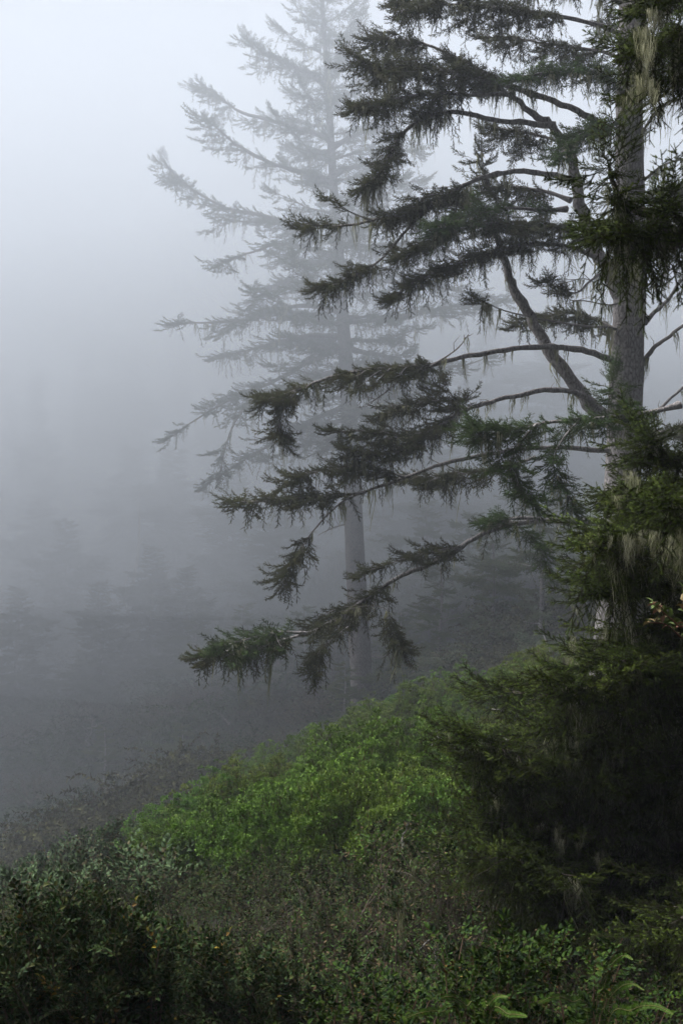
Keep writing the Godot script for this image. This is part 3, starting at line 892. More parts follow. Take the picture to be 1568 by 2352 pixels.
func toward(cl: Cloud, o: Vector3, d: Vector3, s: float, tone: float, tint := Color.WHITE) -> void:
	var z := d.cross((Vector3.UP + Vector3(rnd(-0.6, 0.6), 0, rnd(-0.6, 0.6))).normalized()).normalized()
	var k := tone * rnd(0.7, 1.3)
	cl.put(d * s, z.cross(d) * s, z * s, o, Color(k * tint.r, k * tint.g, k * tint.b))

# a shrub whose leafy shoots fill a low dome over branching stems
func dome_shrub(called: String, label: String, group: String, x: float, d: float, rx: float, rz: float, h: float, shoots: int, meshes: Array, o := {}) -> Node3D:
	var foot := on_ground(x, d, o.get("sunk", -0.05))
	rng.seed = int(absf(x) * 971.0 + d * 5393.0)
	var t := thing(called, label, "shrub", foot, group)
	var s := Shape.new()
	var lean: Vector3 = o.get("lean", Vector3.ZERO)
	for i in o.get("stems", 9):
		var a := rnd(0, TAU)
		var p := PackedVector3Array([Vector3(cos(a) * rx * 0.12, 0, sin(a) * rz * 0.12)])
		var e := Vector3(cos(a) * rx * rnd(0.3, 0.8), h * rnd(0.5, 0.85), sin(a) * rz * rnd(0.3, 0.8)) + lean
		for k in 4:
			p.append(p[0].lerp(e, (k + 1) / 4.0) + Vector3(rnd(-0.05, 0.05), rnd(-0.04, 0.06), rnd(-0.05, 0.05)) * h)
		s.tube(p, radii(5, 0.014, 0.004), 4, Color(0.08, 0.065, 0.05))
	part("stems", s, mats.twig, t)
	var cl := []
	for m in meshes:
		cl.append(Cloud.new())
	var nz := FastNoiseLite.new()
	nz.seed = rng.randi() % 1000
	nz.frequency = 0.55
	var size: float = o.get("size", 1.0)
	for i in shoots:
		var a := rnd(0, TAU)
		var u := rnd(0.02, 1.0)
		var el := asin(u)
		var q := Vector3(cos(a) * cos(el), u, sin(a) * cos(el))
		var bump := 1.0 + 0.5 * nz.get_noise_3d(q.x * rx * 2.4 + x, q.y * 3.0, q.z * rz * 2.4 + d) + 0.1 * sin(a * 5.0 + x)
		var depth := 1.0 - pow(rng.randf(), 2.2) * 0.3
		var pos := Vector3(q.x * rx, q.y * h, q.z * rz) * bump * depth + lean * q.y
		var gy := ground_y(foot.x + pos.x, d - pos.z) - foot.y
		pos.y += gy * (1.0 - u * 0.5)
		var nrm := Vector3(q.x / rx, q.y / h * 0.8, q.z / rz).normalized()
		var up := (nrm * 0.75 + Vector3.UP * 0.7 + Vector3(rnd(-0.35, 0.35), 0, rnd(-0.35, 0.35))).normalized()
		var m: int = rng.randi() % meshes.size()
		var tint: Color = o.get("tint", Color.WHITE)
		if o.get("spread", false):
			toward(cl[m], pos, (up + Vector3(rnd(-1, 1), rnd(-0.5, 0.6), rnd(-1, 1))).normalized(), size * rnd(0.7, 1.2), 1.0, tint)
		else:
			upright(cl[m], pos, up, size * rnd(0.55, 1.45), 1.0 + 0.35 * nz.get_noise_3d(pos.x * 5.0, pos.y * 5.0, pos.z * 5.0), tint)
	for k in meshes.size():
		scatter("foliage", meshes[k], cl[k], t)
	return t

func bank_shrubs() -> void:
	var ev := "low evergreen shrubs of the green bank"
	var list := [
		# px, py of the dome's middle, distance, half width, half depth, height, label
		[1290, 1500, 21.0, 1.2, 1.2, 0.9, "bright shrub at the top of the green bank beside the dark near spruce"],
		[1190, 1545, 20.5, 1.2, 1.1, 0.8, "bright shrub second from the top of the bank's skyline"],
		[1080, 1580, 21.5, 1.3, 1.2, 0.85, "rounded shrub on the bank's skyline right of the foggy trunk"],
		[980, 1625, 21.0, 1.1, 1.1, 0.8, "shrub on the bank's skyline above the brown dry stalks"],
		[890, 1680, 22.0, 1.2, 1.1, 0.7, "shrub on the bank's skyline just right of the foggy trunk's foot"],
		[1120, 1640, 18.0, 1.1, 0.9, 0.6, "shrub below the crest, above the tangle of pale dead branches"],
		[1000, 1690, 18.5, 1.1, 0.9, 0.6, "shrub below the crest among dry brown stalks"],
		[820, 1750, 21.0, 1.3, 1.2, 0.75, "shrub on the bank's skyline at the foot of the foggy trunk"],
		[720, 1810, 22.0, 1.2, 1.2, 0.75, "shrub on the bank's skyline left of the foggy trunk"],
		[600, 1875, 23.0, 1.3, 1.2, 0.8, "shrub forming the step in the bank's skyline, far left of the foggy trunk"],
		[500, 1925, 22.5, 1.1, 1.1, 0.7, "last bright shrub down the bank's skyline before the grey brambles"],
		[960, 1755, 17.0, 1.2, 1.0, 0.65, "long shrub between the two green swells of the bank"],
		[850, 1800, 17.5, 1.2, 1.0, 0.65, "shrub in the hollow above the largest green mound"],
		[960, 1800, 14.0, 1.3, 1.1, 0.95, "largest bright green mound, in the middle of the bank"],
		[860, 1840, 14.5, 1.2, 1.0, 0.85, "left shoulder of the largest green mound"],
		[760, 1880, 15.5, 1.1, 1.0, 0.75, "bright mound down the slope left of the largest one"],
		[660, 1925, 16.5, 1.2, 1.1, 0.75, "bright mound half way down the lower swell of the bank"],
		[560, 1975, 17.5, 1.2, 1.1, 0.75, "bright mound near the lower end of the bank"],
		[470, 2035, 17.0, 1.1, 1.0, 0.7, "lowest bright mound, just behind the leafy shrub at the left"],
		[880, 1930, 12.0, 1.0, 0.9, 0.7, "dark-shaded green mound under the largest one"],
		[760, 1970, 12.5, 1.1, 0.9, 0.7, "green mound behind the brown twiggy bush"],
		[640, 2030, 13.0, 1.1, 0.9, 0.7, "green mound left of the brown twiggy bush's top"],
		[520, 2090, 13.5, 1.1, 0.9, 0.65, "green mound between the leafy left shrub and the twiggy bush"],
		[400, 2110, 15.0, 1.0, 0.9, 0.6, "green mound behind the second leafy shrub from the left"],
		[1010, 1880, 11.5, 0.8, 0.7, 0.6, "small yellow-green mound against the dark spruce boughs"],
	]
	for a in list:
		var f := at(a[0], a[1], a[2])
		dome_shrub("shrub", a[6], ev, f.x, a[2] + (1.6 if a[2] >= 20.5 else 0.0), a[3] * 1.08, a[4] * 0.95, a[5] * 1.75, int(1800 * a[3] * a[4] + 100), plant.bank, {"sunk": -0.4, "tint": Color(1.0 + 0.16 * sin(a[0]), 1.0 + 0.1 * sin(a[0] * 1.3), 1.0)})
	var br := "grey-green brambles at the bank's lower end"
	var list2 := [
		[430, 1975, 22.0, 1.3, 1.2, 0.7, "grey-green bramble next to the last bright shrub of the bank"],
		[360, 1950, 25.0, 1.2, 1.2, 0.9, "tallest grey-green bramble, with a thin top against the dark ravine"],
		[300, 2020, 22.0, 1.3, 1.2, 0.7, "bramble with rust-brown leaves at the bank's lower end"],
		[200, 2050, 23.0, 1.3, 1.3, 0.7, "pale grey-green bramble above the left leafy shrub"],
		[90, 2090, 23.0, 1.4, 1.3, 0.7, "dim bramble at the left end of the bank"],
		[330, 2080, 18.0, 1.2, 1.1, 0.6, "bramble behind the gap between the two leafy left shrubs"],
		[220, 2120, 18.5, 1.2, 1.1, 0.6, "bramble low behind the leafy left shrub"],
		[-90, 2110, 22.0, 1.4, 1.3, 0.7, "bramble beyond the left edge of the picture, far one"],
		[-160, 2200, 16.0, 1.4, 1.2, 0.7, "bramble beyond the left edge of the picture, near one"],
		[120, 2180, 14.0, 1.2, 1.0, 0.6, "shaded bramble right behind the leafy shrub's narrow top"],
		[300, 2170, 12.5, 1.1, 0.9, 0.6, "shaded bramble right behind the second leafy shrub"],
		[40, 2140, 19.0, 1.3, 1.2, 0.6, "bramble at the left edge behind the leafy shrub"],
	]
	for a in list2:
		var f := at(a[0], a[1], a[2])
		dome_shrub("bramble", a[6], br, f.x, a[2], a[3] * 1.1, a[4] * 1.1, a[5], int(330 * a[3] * a[4] + 80), plant.grey, {"spread": true, "size": 0.95, "tint": Color(1.25, 0.8, 0.7) if "rust" in a[6] else Color.WHITE})

func near_plants() -> void:
	# the two leafy shrubs at the lower left
	var specs := [
		["leafy_shrub", "leafy shrub at the lower left corner with a narrow upright top", [[108, 1985], [100, 2030], [70, 2110], [140, 2090], [15, 2110], [190, 2180], [90, 2200], [0, 2240], [180, 2260], [60, 2300]], 5.6, 0.2],
		["leafy_shrub", "second leafy shrub from the left, its crown spreading on thin dark stems", [[240, 2005], [270, 2025], [215, 2060], [300, 2065], [240, 2140], [330, 2165], [280, 2190], [350, 2120], [150, 2230], [250, 2270]], 5.9, 0.19],
		["leafy_shrub", "leafy shrub with pale new tips in front of the twiggy bush", [[470, 2160], [540, 2190], [420, 2220], [610, 2230], [500, 2260], [680, 2270], [580, 2300], [440, 2320], [370, 2270]], 6.4, 0.34],
	]
	for sp in specs:
		var mid := at(sp[2][5][0], 2300, sp[3])
		var foot := on_ground(mid.x, sp[3], -0.05)
		rng.seed = int(sp[2][0][0]) * 31
		var t := thing(sp[0], sp[1], "shrub", foot, "leafy shrubs at the viewer's feet")
		var s := Shape.new()
		var cl := [Cloud.new(), Cloud.new(), Cloud.new(), Cloud.new()]
		for c in sp[2]:
			var e := at(c[0], c[1] + (125.0 if c[0] < 360 else 45.0), sp[3] + rnd(-0.5, 0.4)) - foot
			for j in 9:
				var tip: Vector3 = e + Vector3(rnd(-1, 1), rnd(-0.8, 0.55), rnd(-1, 1)) * sp[4]
				var b := Vector3(rnd(-0.12, 0.12), 0, rnd(-0.12, 0.12))
				var p := smooth(PackedVector3Array([b, b.lerp(tip, 0.4) + Vector3(rnd(-0.1, 0.1), 0.06, rnd(-0.1, 0.1)), b.lerp(tip, 0.75) + Vector3(rnd(-0.06, 0.06), 0.03, rnd(-0.06, 0.06)), tip]))
				s.tube(p, radii(p.size(), 0.010, 0.003), 5, Color(0.075, 0.058, 0.045))
				for k in 24:
					var q: Array = along(p, 1.0 - pow(rng.randf(), 1.5) * 0.6)
					var d: Vector3 = (q[1] * 0.7 + Vector3(rnd(-1, 1), rnd(-0.3, 0.8), rnd(-1, 1))).normalized()
					var m := 3 if rng.randf() < 0.035 else rng.randi() % 3
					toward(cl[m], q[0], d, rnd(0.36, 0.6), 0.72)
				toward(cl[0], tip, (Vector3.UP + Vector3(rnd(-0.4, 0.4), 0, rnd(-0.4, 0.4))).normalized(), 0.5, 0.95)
		part("stems", s, mats.twig, t)
		for k in 3:
			scatter("foliage", plant.broad[k], cl[k], t)
		scatter("turning_leaves", plant.turning, cl[3], t)
	# the brown twiggy bush in the middle and its neighbours
	for a in [
		["twiggy_bush", "brown twiggy bush with small leaves in the centre of the foreground", [[760, 1990], [850, 1950], [930, 1905], [690, 2060], [800, 2060], [900, 2030], [980, 1990], [740, 2140], [860, 2130], [960, 2110], [1040, 2060], [800, 2200], [920, 2200], [680, 2180]], 8.6, 0.5],
		["twiggy_bush", "dark tangled bush low in the foreground beneath the brown twiggy one", [[700, 2230], [800, 2260], [900, 2270], [620, 2300], [760, 2320], [860, 2330], [960, 2300], [1020, 2240], [1060, 2160]], 6.4, 0.42],
		["twiggy_bush", "shaded bush under the near spruce's lowest boughs", [[1090, 1980], [1160, 2040], [1240, 2080], [1120, 2100], [1200, 2140], [1320, 2120], [1290, 2180]], 7.6, 0.5],
	]:
		var mid2 := at(a[2][7 if a[2].size() > 7 else 3][0], 2250, a[3])
		var foot2 := on_ground(mid2.x, a[3], -0.05)
		rng.seed = int(a[2][0][0]) * 17 + 5
		var t2 := thing(a[0], a[1], "bush", foot2, "twiggy bushes in the foreground")
		var s2 := Shape.new()
		var cl2 := [Cloud.new(), Cloud.new(), Cloud.new(), Cloud.new(), Cloud.new(), Cloud.new()]
		for c in a[2]:
			for j in 9:
				var e2: Vector3 = at(c[0], c[1] + (75.0 if a[3] > 8.0 else 20.0), a[3] + rnd(-0.6, 0.8)) - foot2 + Vector3(rnd(-1, 1), rnd(-0.9, 0.35), rnd(-1, 1)) * a[4]
				var b2 := Vector3(rnd(-0.3, 0.3), 0, rnd(-0.3, 0.3))
				var p2 := smooth(PackedVector3Array([b2, b2.lerp(e2, 0.5) + Vector3(rnd(-0.15, 0.15), 0.05, rnd(-0.15, 0.15)), e2]), 3)
				if j < 4:
					s2.tube(p2, radii(p2.size(), 0.009, 0.003), 4, Color(0.055, 0.045, 0.038))
				var nu := (Vector3.UP + Vector3(rnd(-0.7, 0.7), 0, rnd(-0.7, 0.7))).normalized()
				upright(cl2[rng.randi() % 3], e2 - nu * 0.3, nu, rnd(0.7, 1.2), 1.0)
				for kk in 6:
					toward(cl2[3], e2, (nu + Vector3(rnd(-0.8, 0.8), rnd(-0.3, 0.3), rnd(-0.8, 0.8))).normalized(), rnd(0.32, 0.55), 0.65)
				if rng.randf() < 0.16:
					put_hang(cl2[4], e2, rnd(0.5, 1.0), rnd(0.5, 0.8))
				if rng.randf() < 0.05:
					upright(cl2[5], e2 - nu * 0.3, nu, rnd(0.6, 1.0), 0.8)
		part("stems", s2, mats.twig, t2)
		for k in 3:
			scatter("twigs", plant.twiggy[k], cl2[k], t2)
		scatter("foliage", plant.broad[1], cl2[3], t2)
		scatter("beard_lichen", kits.near.lichen[0], cl2[4], t2)
		scatter("dead_twigs", plant.dry, cl2[5], t2)
	# broad-leaved salal and ferns, lower right
	for a in [
		["salal", "broad-leaved salal with bright leaves between the fern fronds", [[1100, 2210], [1140, 2190], [1170, 2165], [1195, 2145], [1120, 2250], [1160, 2260], [1080, 2280], [1220, 2150], [1250, 2160]], 5.0, 0.17],
		["salal", "low dark salal in front of the right-hand fern", [[1330, 2200], [1290, 2290], [1400, 2330], [1240, 2330], [1180, 2320], [1350, 2250], [1480, 2320], [1060, 2340]], 4.7, 0.22],
		["salal", "low leafy patch at the bottom edge with yellow leaves", [[880, 2300], [960, 2330], [840, 2340], [760, 2345], [1000, 2340], [920, 2270], [700, 2340]], 4.9, 0.22],
	]:
		var foot3 := on_ground(at(a[2][0][0], 2300, a[3]).x, a[3], -0.05)
		rng.seed = int(a[2][0][0]) * 13
		var t3 := thing(a[0], a[1], "shrub", foot3, "salal in the lower right")
		var s3 := Shape.new()
		var c3 := [Cloud.new(), Cloud.new(), Cloud.new()]
		for c in a[2]:
			for j in 5:
				var e3: Vector3 = at(c[0], c[1], a[3] + rnd(-0.25, 0.3)) - foot3 + Vector3(rnd(-1, 1), rnd(-1, 0.4), rnd(-1, 1)) * a[4]
				var b3 := Vector3(rnd(-0.2, 0.2), 0, rnd(-0.2, 0.2))
				var p3 := smooth(PackedVector3Array([b3, b3.lerp(e3, 0.6) + Vector3(rnd(-0.08, 0.08), 0.04, rnd(-0.08, 0.08)), e3]), 3)
				s3.tube(p3, radii(p3.size(), 0.006, 0.002), 4, Color(0.09, 0.055, 0.04))
				for k in 7:
					toward(c3[2 if rng.randf() < 0.06 else rng.randi() % 2], along(p3, rnd(0.7, 1.0))[0], Vector3(rnd(-1, 1), rnd(0.0, 0.9), rnd(-1, 1)).normalized(), rnd(0.26, 0.42), 0.42)
		part("stems", s3, mats.twig, t3)
		scatter("foliage", plant.salal[0], c3[0], t3)
		scatter("foliage", plant.salal[1], c3[1], t3)
		scatter("turning_leaves", plant.turning, c3[2], t3)
	var fern_labels := ["sword fern at the lower right with two tall arching fronds", "small sword fern left of the bright salal", "sword fern at the bottom edge left of the salal"]
	var ferns := [
		[[1360, 2400], 4.6, [[[1368, 2330], [1385, 2270], [1400, 2220], [1430, 2195], [1452, 2205]], [[1375, 2380], [1390, 2310], [1420, 2270], [1450, 2260], [1478, 2275]], [[1390, 2370], [1450, 2320], [1500, 2310], [1545, 2330]], [[1350, 2350], [1310, 2300], [1270, 2290], [1235, 2305]]]],
		[[1190, 2290], 5.2, [[[1170, 2230], [1140, 2200], [1110, 2185], [1080, 2184]], [[1160, 2250], [1120, 2225], [1090, 2215], [1062, 2220]], [[1160, 2270], [1130, 2260], [1100, 2270], [1080, 2285]]]],
		[[1090, 2400], 4.7, [[[1090, 2340], [1070, 2310], [1040, 2290], [1012, 2292]], [[1110, 2340], [1120, 2310], [1140, 2290], [1165, 2290]], [[1060, 2350], [1010, 2325], [970, 2325], [930, 2340]], [[1120, 2350], [1170, 2330], [1210, 2335]]]],
	]
	for i in ferns.size():
		var fd: float = ferns[i][1]
		var ff := on_ground(at(ferns[i][0][0], 2350, fd).x, fd)
		var ft := thing("sword_fern", fern_labels[i], "fern", ff, "sword ferns in the lower right")
		rng.seed = 60 + i
		for fr in ferns[i][2]:
			var pts := PackedVector3Array([Vector3.ZERO])
			for k in fr.size():
				pts.append(at(fr[k][0], fr[k][1], fd - 0.1 * k + rnd(-0.05, 0.05)) - ff)
			frond(ft, smooth(pts, 6))

func frond(t: Node3D, p: PackedVector3Array) -> void:
	var s := Shape.new()
	s.tube(p, radii(p.size(), 0.003, 0.001), 4, Color(0.08, 0.085, 0.03))
	var l := length_of(p)
	var n := int(l / 0.017)
	for i in n:
		var u := 0.2 + 0.8 * (i + 0.5) / n
		var q: Array = along(p, u)
		var d: Vector3 = q[1]
		var sd := d.cross(Vector3(0, 0.55, 0.83)).normalized()
		var prof := minf(1.0, 0.55 + (u - 0.2) * 3.0) * pow(1.0 - u, 0.55) + 0.05
		for sg in [-1.0, 1.0]:
			var pd: Vector3 = (sd * sg + d * 0.25 + Vector3(0, rnd(-0.15, 0.05), 0)).normalized()
			var c := shade(Color(0.03, 0.058, 0.008), rnd(0.7, 1.3))
			small_blade(s, q[0], pd, sd.cross(d), 0.03 * prof * rnd(0.9, 1.1), 0.006, c)
	part("frond", s, mats.leaf, t)

func ground_cover() -> void:
	rng.seed = 71
	var cl := [Cloud.new(), Cloud.new(), Cloud.new(), Cloud.new()]
	for i in 24000:   # herbs and seedlings under the near plants
		var d := 3.2 + 19.0 * pow(rng.randf(), 1.2)
		var x := rnd(-0.72, 0.52) * d
		var q := on_ground(x, d, rnd(0.02, 0.22))
		if rng.randf() < 0.7:
			toward(cl[rng.randi() % 2], q, Vector3(rnd(-1, 1), rnd(0.1, 1.2), rnd(-1, 1)).normalized(), rnd(0.4, 0.7) * (1.0 + d * 0.06), 0.42 if d < 9.0 else 0.6)  # leaf colour cut close to the viewer, standing in for foreground shade
		else:
			upright(cl[2], q, (Vector3.UP + Vector3(rnd(-0.5, 0.5), 0, rnd(-0.5, 0.5))).normalized(), rnd(0.5, 0.9), 0.9)
	for k in 2:
		var o := scatter("ground_cover", plant.broad[k], cl[k], self)
		tag(o, "low leafy ground cover under the foreground shrubs", "ground cover")
	var o2 := scatter("ground_cover", plant.twiggy[0], cl[2], self)
	tag(o2, "brown twigs and seedlings among the foreground plants", "ground cover")
	# the ravine's thicket
	var th := [Cloud.new(), Cloud.new(), Cloud.new()]
	for i in 12500:
		var d := 24.5 + 100.0 * pow(rng.randf(), 1.6)
		var x := rnd(-0.62, 0.48) * d
		if d < 33.0 or (d < 36.0 and x > -4.0) or (d < 45.0 and x > -3.0 and x < 4.0):
			continue
		var patch := hum.get_noise_2d(x * 6.0 + 300.0, d * 6.0)
		var q := on_ground(x, d, -0.15)
		var s := rnd(0.7, 1.4) * (1.0 + 0.7 * patch) * (1.0 + d * 0.006)
		var tint := Color(1.05, 0.94, 0.86) if patch > 0.05 else Color(0.85, 1.15, 0.85)
		if d < 33.0:
			tint = Color(0.6, 0.75, 0.6)
			s *= 0.7
		upright(th[i % 3], q, (Vector3.UP + Vector3(rnd(-0.3, 0.3), 0, rnd(-0.3, 0.3))).normalized(), s, 0.9, tint)
	var fc := [Cloud.new(), Cloud.new(), Cloud.new()]
	for i in 7600:
		var d := 30.0 + 75.0 * pow(rng.randf(), 1.5)
		var x := rnd(-0.6, 0.48) * d
		if (d < 36.0 and x > -5.0) or (d < 46.0 and x > -3.5 and x < 4.0):
			continue
		var patch := hum.get_noise_2d(x * 5.0 - 200.0, d * 5.0)
		if patch < -0.12:
			continue
		upright(fc[i % 3], on_ground(x, d, -0.2), (Vector3.UP + Vector3(rnd(-0.2, 0.2), 0, rnd(-0.2, 0.2))).normalized(), rnd(0.9, 1.9) * (1.0 + 1.1 * maxf(patch, 0.0)), 1.0, Color(1.12, 0.98, 0.85) if hum.get_noise_2d(x * 2.0, d * 2.0 + 90.0) > 0.0 else Color(0.85, 1.08, 0.9))
	for k in 3:
		var oo := scatter("evergreen_scrub", plant.fir_clump[k], fc[k], self)
		tag(oo, "dark evergreen scrub in patches over the foggy ravine side", "scrub")
	for k in 3:
		var o := scatter("thicket", plant.scrub[k], th[k], self)
		tag(o, "brown-green thicket covering the foggy ravine and far hillside", "thicket")

# ---------------------------------------------------------------- trees and dead wood in the fog
func hill_tree(label: String, group: String, foot: Vector3, h: float, r: float, seed_no: int, kind := "conifer", tone := 1.0) -> Node3D:
	var t := thing({"fir": "young_fir", "bushy": "evergreen_tree"}.get(kind, "fog_tree"), label, "tree", foot, group)
	rng.seed = seed_no
	var s := Shape.new()
	var p := PackedVector3Array()
	for i in 9:
		p.append(Vector3(sin(i * 0.8 + seed_no) * 0.012 * h, h * i / 8.0 - (0.3 if i == 0 else 0.0), cos(i * 0.7 + seed_no) * 0.012 * h))
	s.tube(p, radii(9, 0.014 * h + 0.04, 0.02), 8, Color.WHITE, 0.05)
	part("trunk", s, mats.bark, t)
	var w := Shape.new()
	var fl := Cloud.new()
	var dr := Cloud.new()
	var n := int(h * (4.5 if kind != "bushy" else 8.0))
	var from := 0.25 if kind == "conifer" else 0.06
	for i in n:
		var u := from + (1.0 - from) * pow((i + 0.5) / n, 0.9)
		var a := i * 2.4 + rnd(-0.5, 0.5)
		var st: Vector3 = along(p, u)[0]
		var ln := r * (pow(1.0 - u, 0.75) * rnd(0.35, 1.25) * (0.8 + 0.35 * sin(u * 17.0 + seed_no)) + 0.06)
		var d := Vector3(cos(a), lerpf(-0.18, 0.5, u), sin(a)).normalized()
		var b := PackedVector3Array([st])
		for k in 4:
			b.append(b[k] + d * ln * 0.25)
			d = (d + Vector3(0, -0.12 if k < 2 else 0.16, 0)).normalized()
		w.tube(b, radii(5, 0.012 + 0.008 * ln, 0.006), 4, Color.WHITE)
		var m := int(ln * 7.0) + 3
		for k in m:
			var q: Array = along(b, 0.15 + 0.85 * (k + rng.randf()) / m)
			for sg in [-1.0, 1.0]:
				var x: Vector3 = (q[1] * rnd(0.4, 1.0) + side_of(q[1]) * sg * rnd(0.4, 1.0) + Vector3.UP * rnd(-0.4, 0.25)).normalized()
				put_spray(fl, x, q[0], rnd(1.3, 2.4) * clampf(ln * 0.6, 0.5, 1.0), tone)
			if rng.randf() < 0.5:
				put_hang(dr, q[0], rnd(1.0, 2.0) * clampf(ln * 0.5, 0.5, 1.0), tone)
	part("branches", w, mats.bark, t)
	scatter("needle_sprays", kits.mid.flat[seed_no % 3], fl, t)
	scatter("hanging_sprays", kits.mid.drop[seed_no % 3], dr, t)
	return t

func clone(o: Node3D, label: String, where: Vector3, turn: float, s: float) -> void:
	var r: Node3D = o.duplicate()
	r.name = numbered("fog_tree" if "fog_tree" in o.name else ("young_fir" if "fir" in o.name else "evergreen_tree"))
	add_child(r, true)
	r.position = where
	r.rotation.y = turn
	r.scale = Vector3(s, s, s)
	r.set_meta("label", label)

func far_trees() -> void:
	var g1 := "tall conifers fading into the fog at the left"
	var far := 1.15
	var a := hill_tree("faint tall conifer with a pale lower trunk at the left, nearest of the foggy ones", g1, on_ground(at(310, 1600, 104.0).x, 104.0), 20.0, 4.6, 3)
	var b := hill_tree("faint conifer whose narrow tip is the highest at the far left", g1, on_ground(at(200, 1400, 116.0).x, 116.0), 25.0, 4.6, 4)
	var spots := [
		[a, 265, 96.0, 1.0, 1.0, "ghostly conifer just right of the highest faint tip at the left"],
		[b, 90, 84.0, 0.75, 2.0, "ghostly conifer with a pale trunk near the left edge"],
		[a, 495, 84.0, 0.62, 3.0, "dim conifer half way between the pale snag and the foggy spruce"],
		[b, 420, 100.0, 0.7, 4.0, "very faint conifer behind the pale snag's right side"],
		[a, 380, 74.0, 0.55, 5.0, "small dim conifer right of the pale snag"],
		[b, 590, 92.0, 0.6, 0.7, "faint conifer left of the foggy spruce's lower trunk"],
		[a, 30, 105.0, 0.85, 1.7, "barely visible conifer at the left edge"],
		[b, 690, 100.0, 0.62, 2.7, "faint conifer behind the drooping tips of the foggy spruce"],
		[a, 920, 96.0, 0.55, 3.7, "faint conifer right of the foggy spruce's trunk"],
		[b, 1040, 104.0, 0.55, 4.7, "faint conifer on the far slope between the two large spruces"],
		[a, 1180, 112.0, 0.6, 5.7, "faint conifer on the far slope left of the forked spruce"],
		[b, 1300, 118.0, 0.6, 0.3, "faint conifer on the far slope touching the forked spruce's trunk"],
		[a, 1520, 108.0, 0.6, 1.3, "faint conifer on the far slope right of the forked spruce"],
		[b, 1100, 126.0, 0.6, 2.3, "faintest conifer high on the far slope"],
		[a, 1400, 128.0, 0.6, 3.3, "faintest conifer behind the forked spruce"],
	]
	for q in spots:
		clone(q[0], q[5], on_ground(at(q[1], 1200, q[2] * far).x, q[2] * far), q[4], q[3] * 1.1)
	var g3 := "bushy evergreens crowding the foggy ravine side"
	var e := hill_tree("bushy evergreen beside the pale snag's foot, to its right", g3, on_ground(at(350, 1500, 66.0).x, 66.0, -0.3), 8.5, 3.3, 21, "bushy", 1.2)
	for q in [
		[40, 66.0, 1.0, 1.0, "bushy evergreen at the left edge of the ravine, lower of two"],
		[150, 74.0, 1.2, 2.0, "bushy evergreen between the left edge and the pale snag"],
		[230, 64.0, 0.9, 3.0, "bushy evergreen just left of the pale snag's foot"],
		[430, 62.0, 0.85, 4.0, "bushy evergreen left of the lowest drooping limb tip"],
		[400, 80.0, 1.35, 5.0, "bushy evergreen behind the thin leaning snag's left side"],
		[540, 72.0, 1.15, 6.0, "bushy evergreen above the lowest drooping limb tip"],
		[640, 64.0, 0.95, 0.5, "bushy evergreen left of the foggy spruce's lower trunk"],
		[710, 78.0, 1.3, 1.5, "bushy evergreen behind the foggy spruce, at its trunk's left"],
		[900, 74.0, 1.2, 2.5, "bushy evergreen behind the foggy spruce, at its trunk's right"],
		[1000, 66.0, 1.0, 3.5, "bushy evergreen above the young firs behind the bank"],
		[1120, 78.0, 1.3, 4.5, "bushy evergreen high behind the bank, left of the forked spruce"],
		[1260, 72.0, 1.2, 5.5, "bushy evergreen right behind the near spruce's upper outline"],
		[90, 84.0, 1.4, 0.2, "bushy evergreen at the left edge of the ravine, upper of two"],
		[300, 88.0, 1.5, 1.2, "bushy evergreen behind the pale snag's upper trunk"],
	]:
		clone(e, q[4], on_ground(at(q[0], 1500, q[1]).x, q[1], -0.3), q[3], q[2])
	var g2 := "young firs on the slope behind the bank"
	var f := hill_tree("drooping young fir behind the bank's crest, below the spruce's lowest limb", g2, on_ground(at(1010, 1500, 42.0).x, 42.0), 5.5, 2.6, 9, "fir", 1.9)
	var fs := [
		[1130, 40.0, 1.0, 1.0, "drooping young fir in the middle of the group behind the bank"],
		[1240, 38.0, 1.1, 2.0, "drooping young fir next to the near spruce's outline"],
		[1080, 50.0, 1.25, 3.0, "taller young fir higher on the slope behind the bank"],
		[1190, 52.0, 1.2, 4.0, "young fir high on the slope, right of the taller one"],
		[920, 47.0, 0.8, 5.0, "small young fir right of the foggy spruce's foot"],
		[790, 42.5, 0.62, 0.5, "small leafy fir against the foggy spruce's trunk"],
		[1290, 47.0, 1.2, 1.5, "young fir behind the near spruce's left outline"],
		[980, 56.0, 1.1, 2.5, "dim young fir further up the slope left of the group"],
		[700, 52.0, 0.8, 3.5, "dim young fir left of the foggy spruce's foot"],
		[560, 56.0, 0.85, 4.5, "dim young fir deep in the ravine, left of centre"],
		[450, 60.0, 0.9, 5.5, "dim young fir below the pale snag"],
		[640, 68.0, 1.3, 3.9, "dim fir on the rise left of the foggy spruce's trunk"],
		[520, 74.0, 1.5, 4.9, "dim tall fir above the drooping lowest limb tip"],
		[880, 64.0, 1.3, 5.9, "dim fir just right of the foggy spruce's trunk"],
		[730, 80.0, 1.7, 0.2, "dim broad fir behind the foggy spruce's trunk, to its left"],
		[240, 50.0, 0.7, 1.2, "low dark fir beside the zigzag dead branch"],
		[420, 47.0, 0.6, 2.2, "low dark fir beside the roof-shaped dead branch"],
	]
	for q in fs:
		clone(f, q[4], on_ground(at(q[0], 1500, q[1]).x, q[1], -0.2), q[3], q[2])

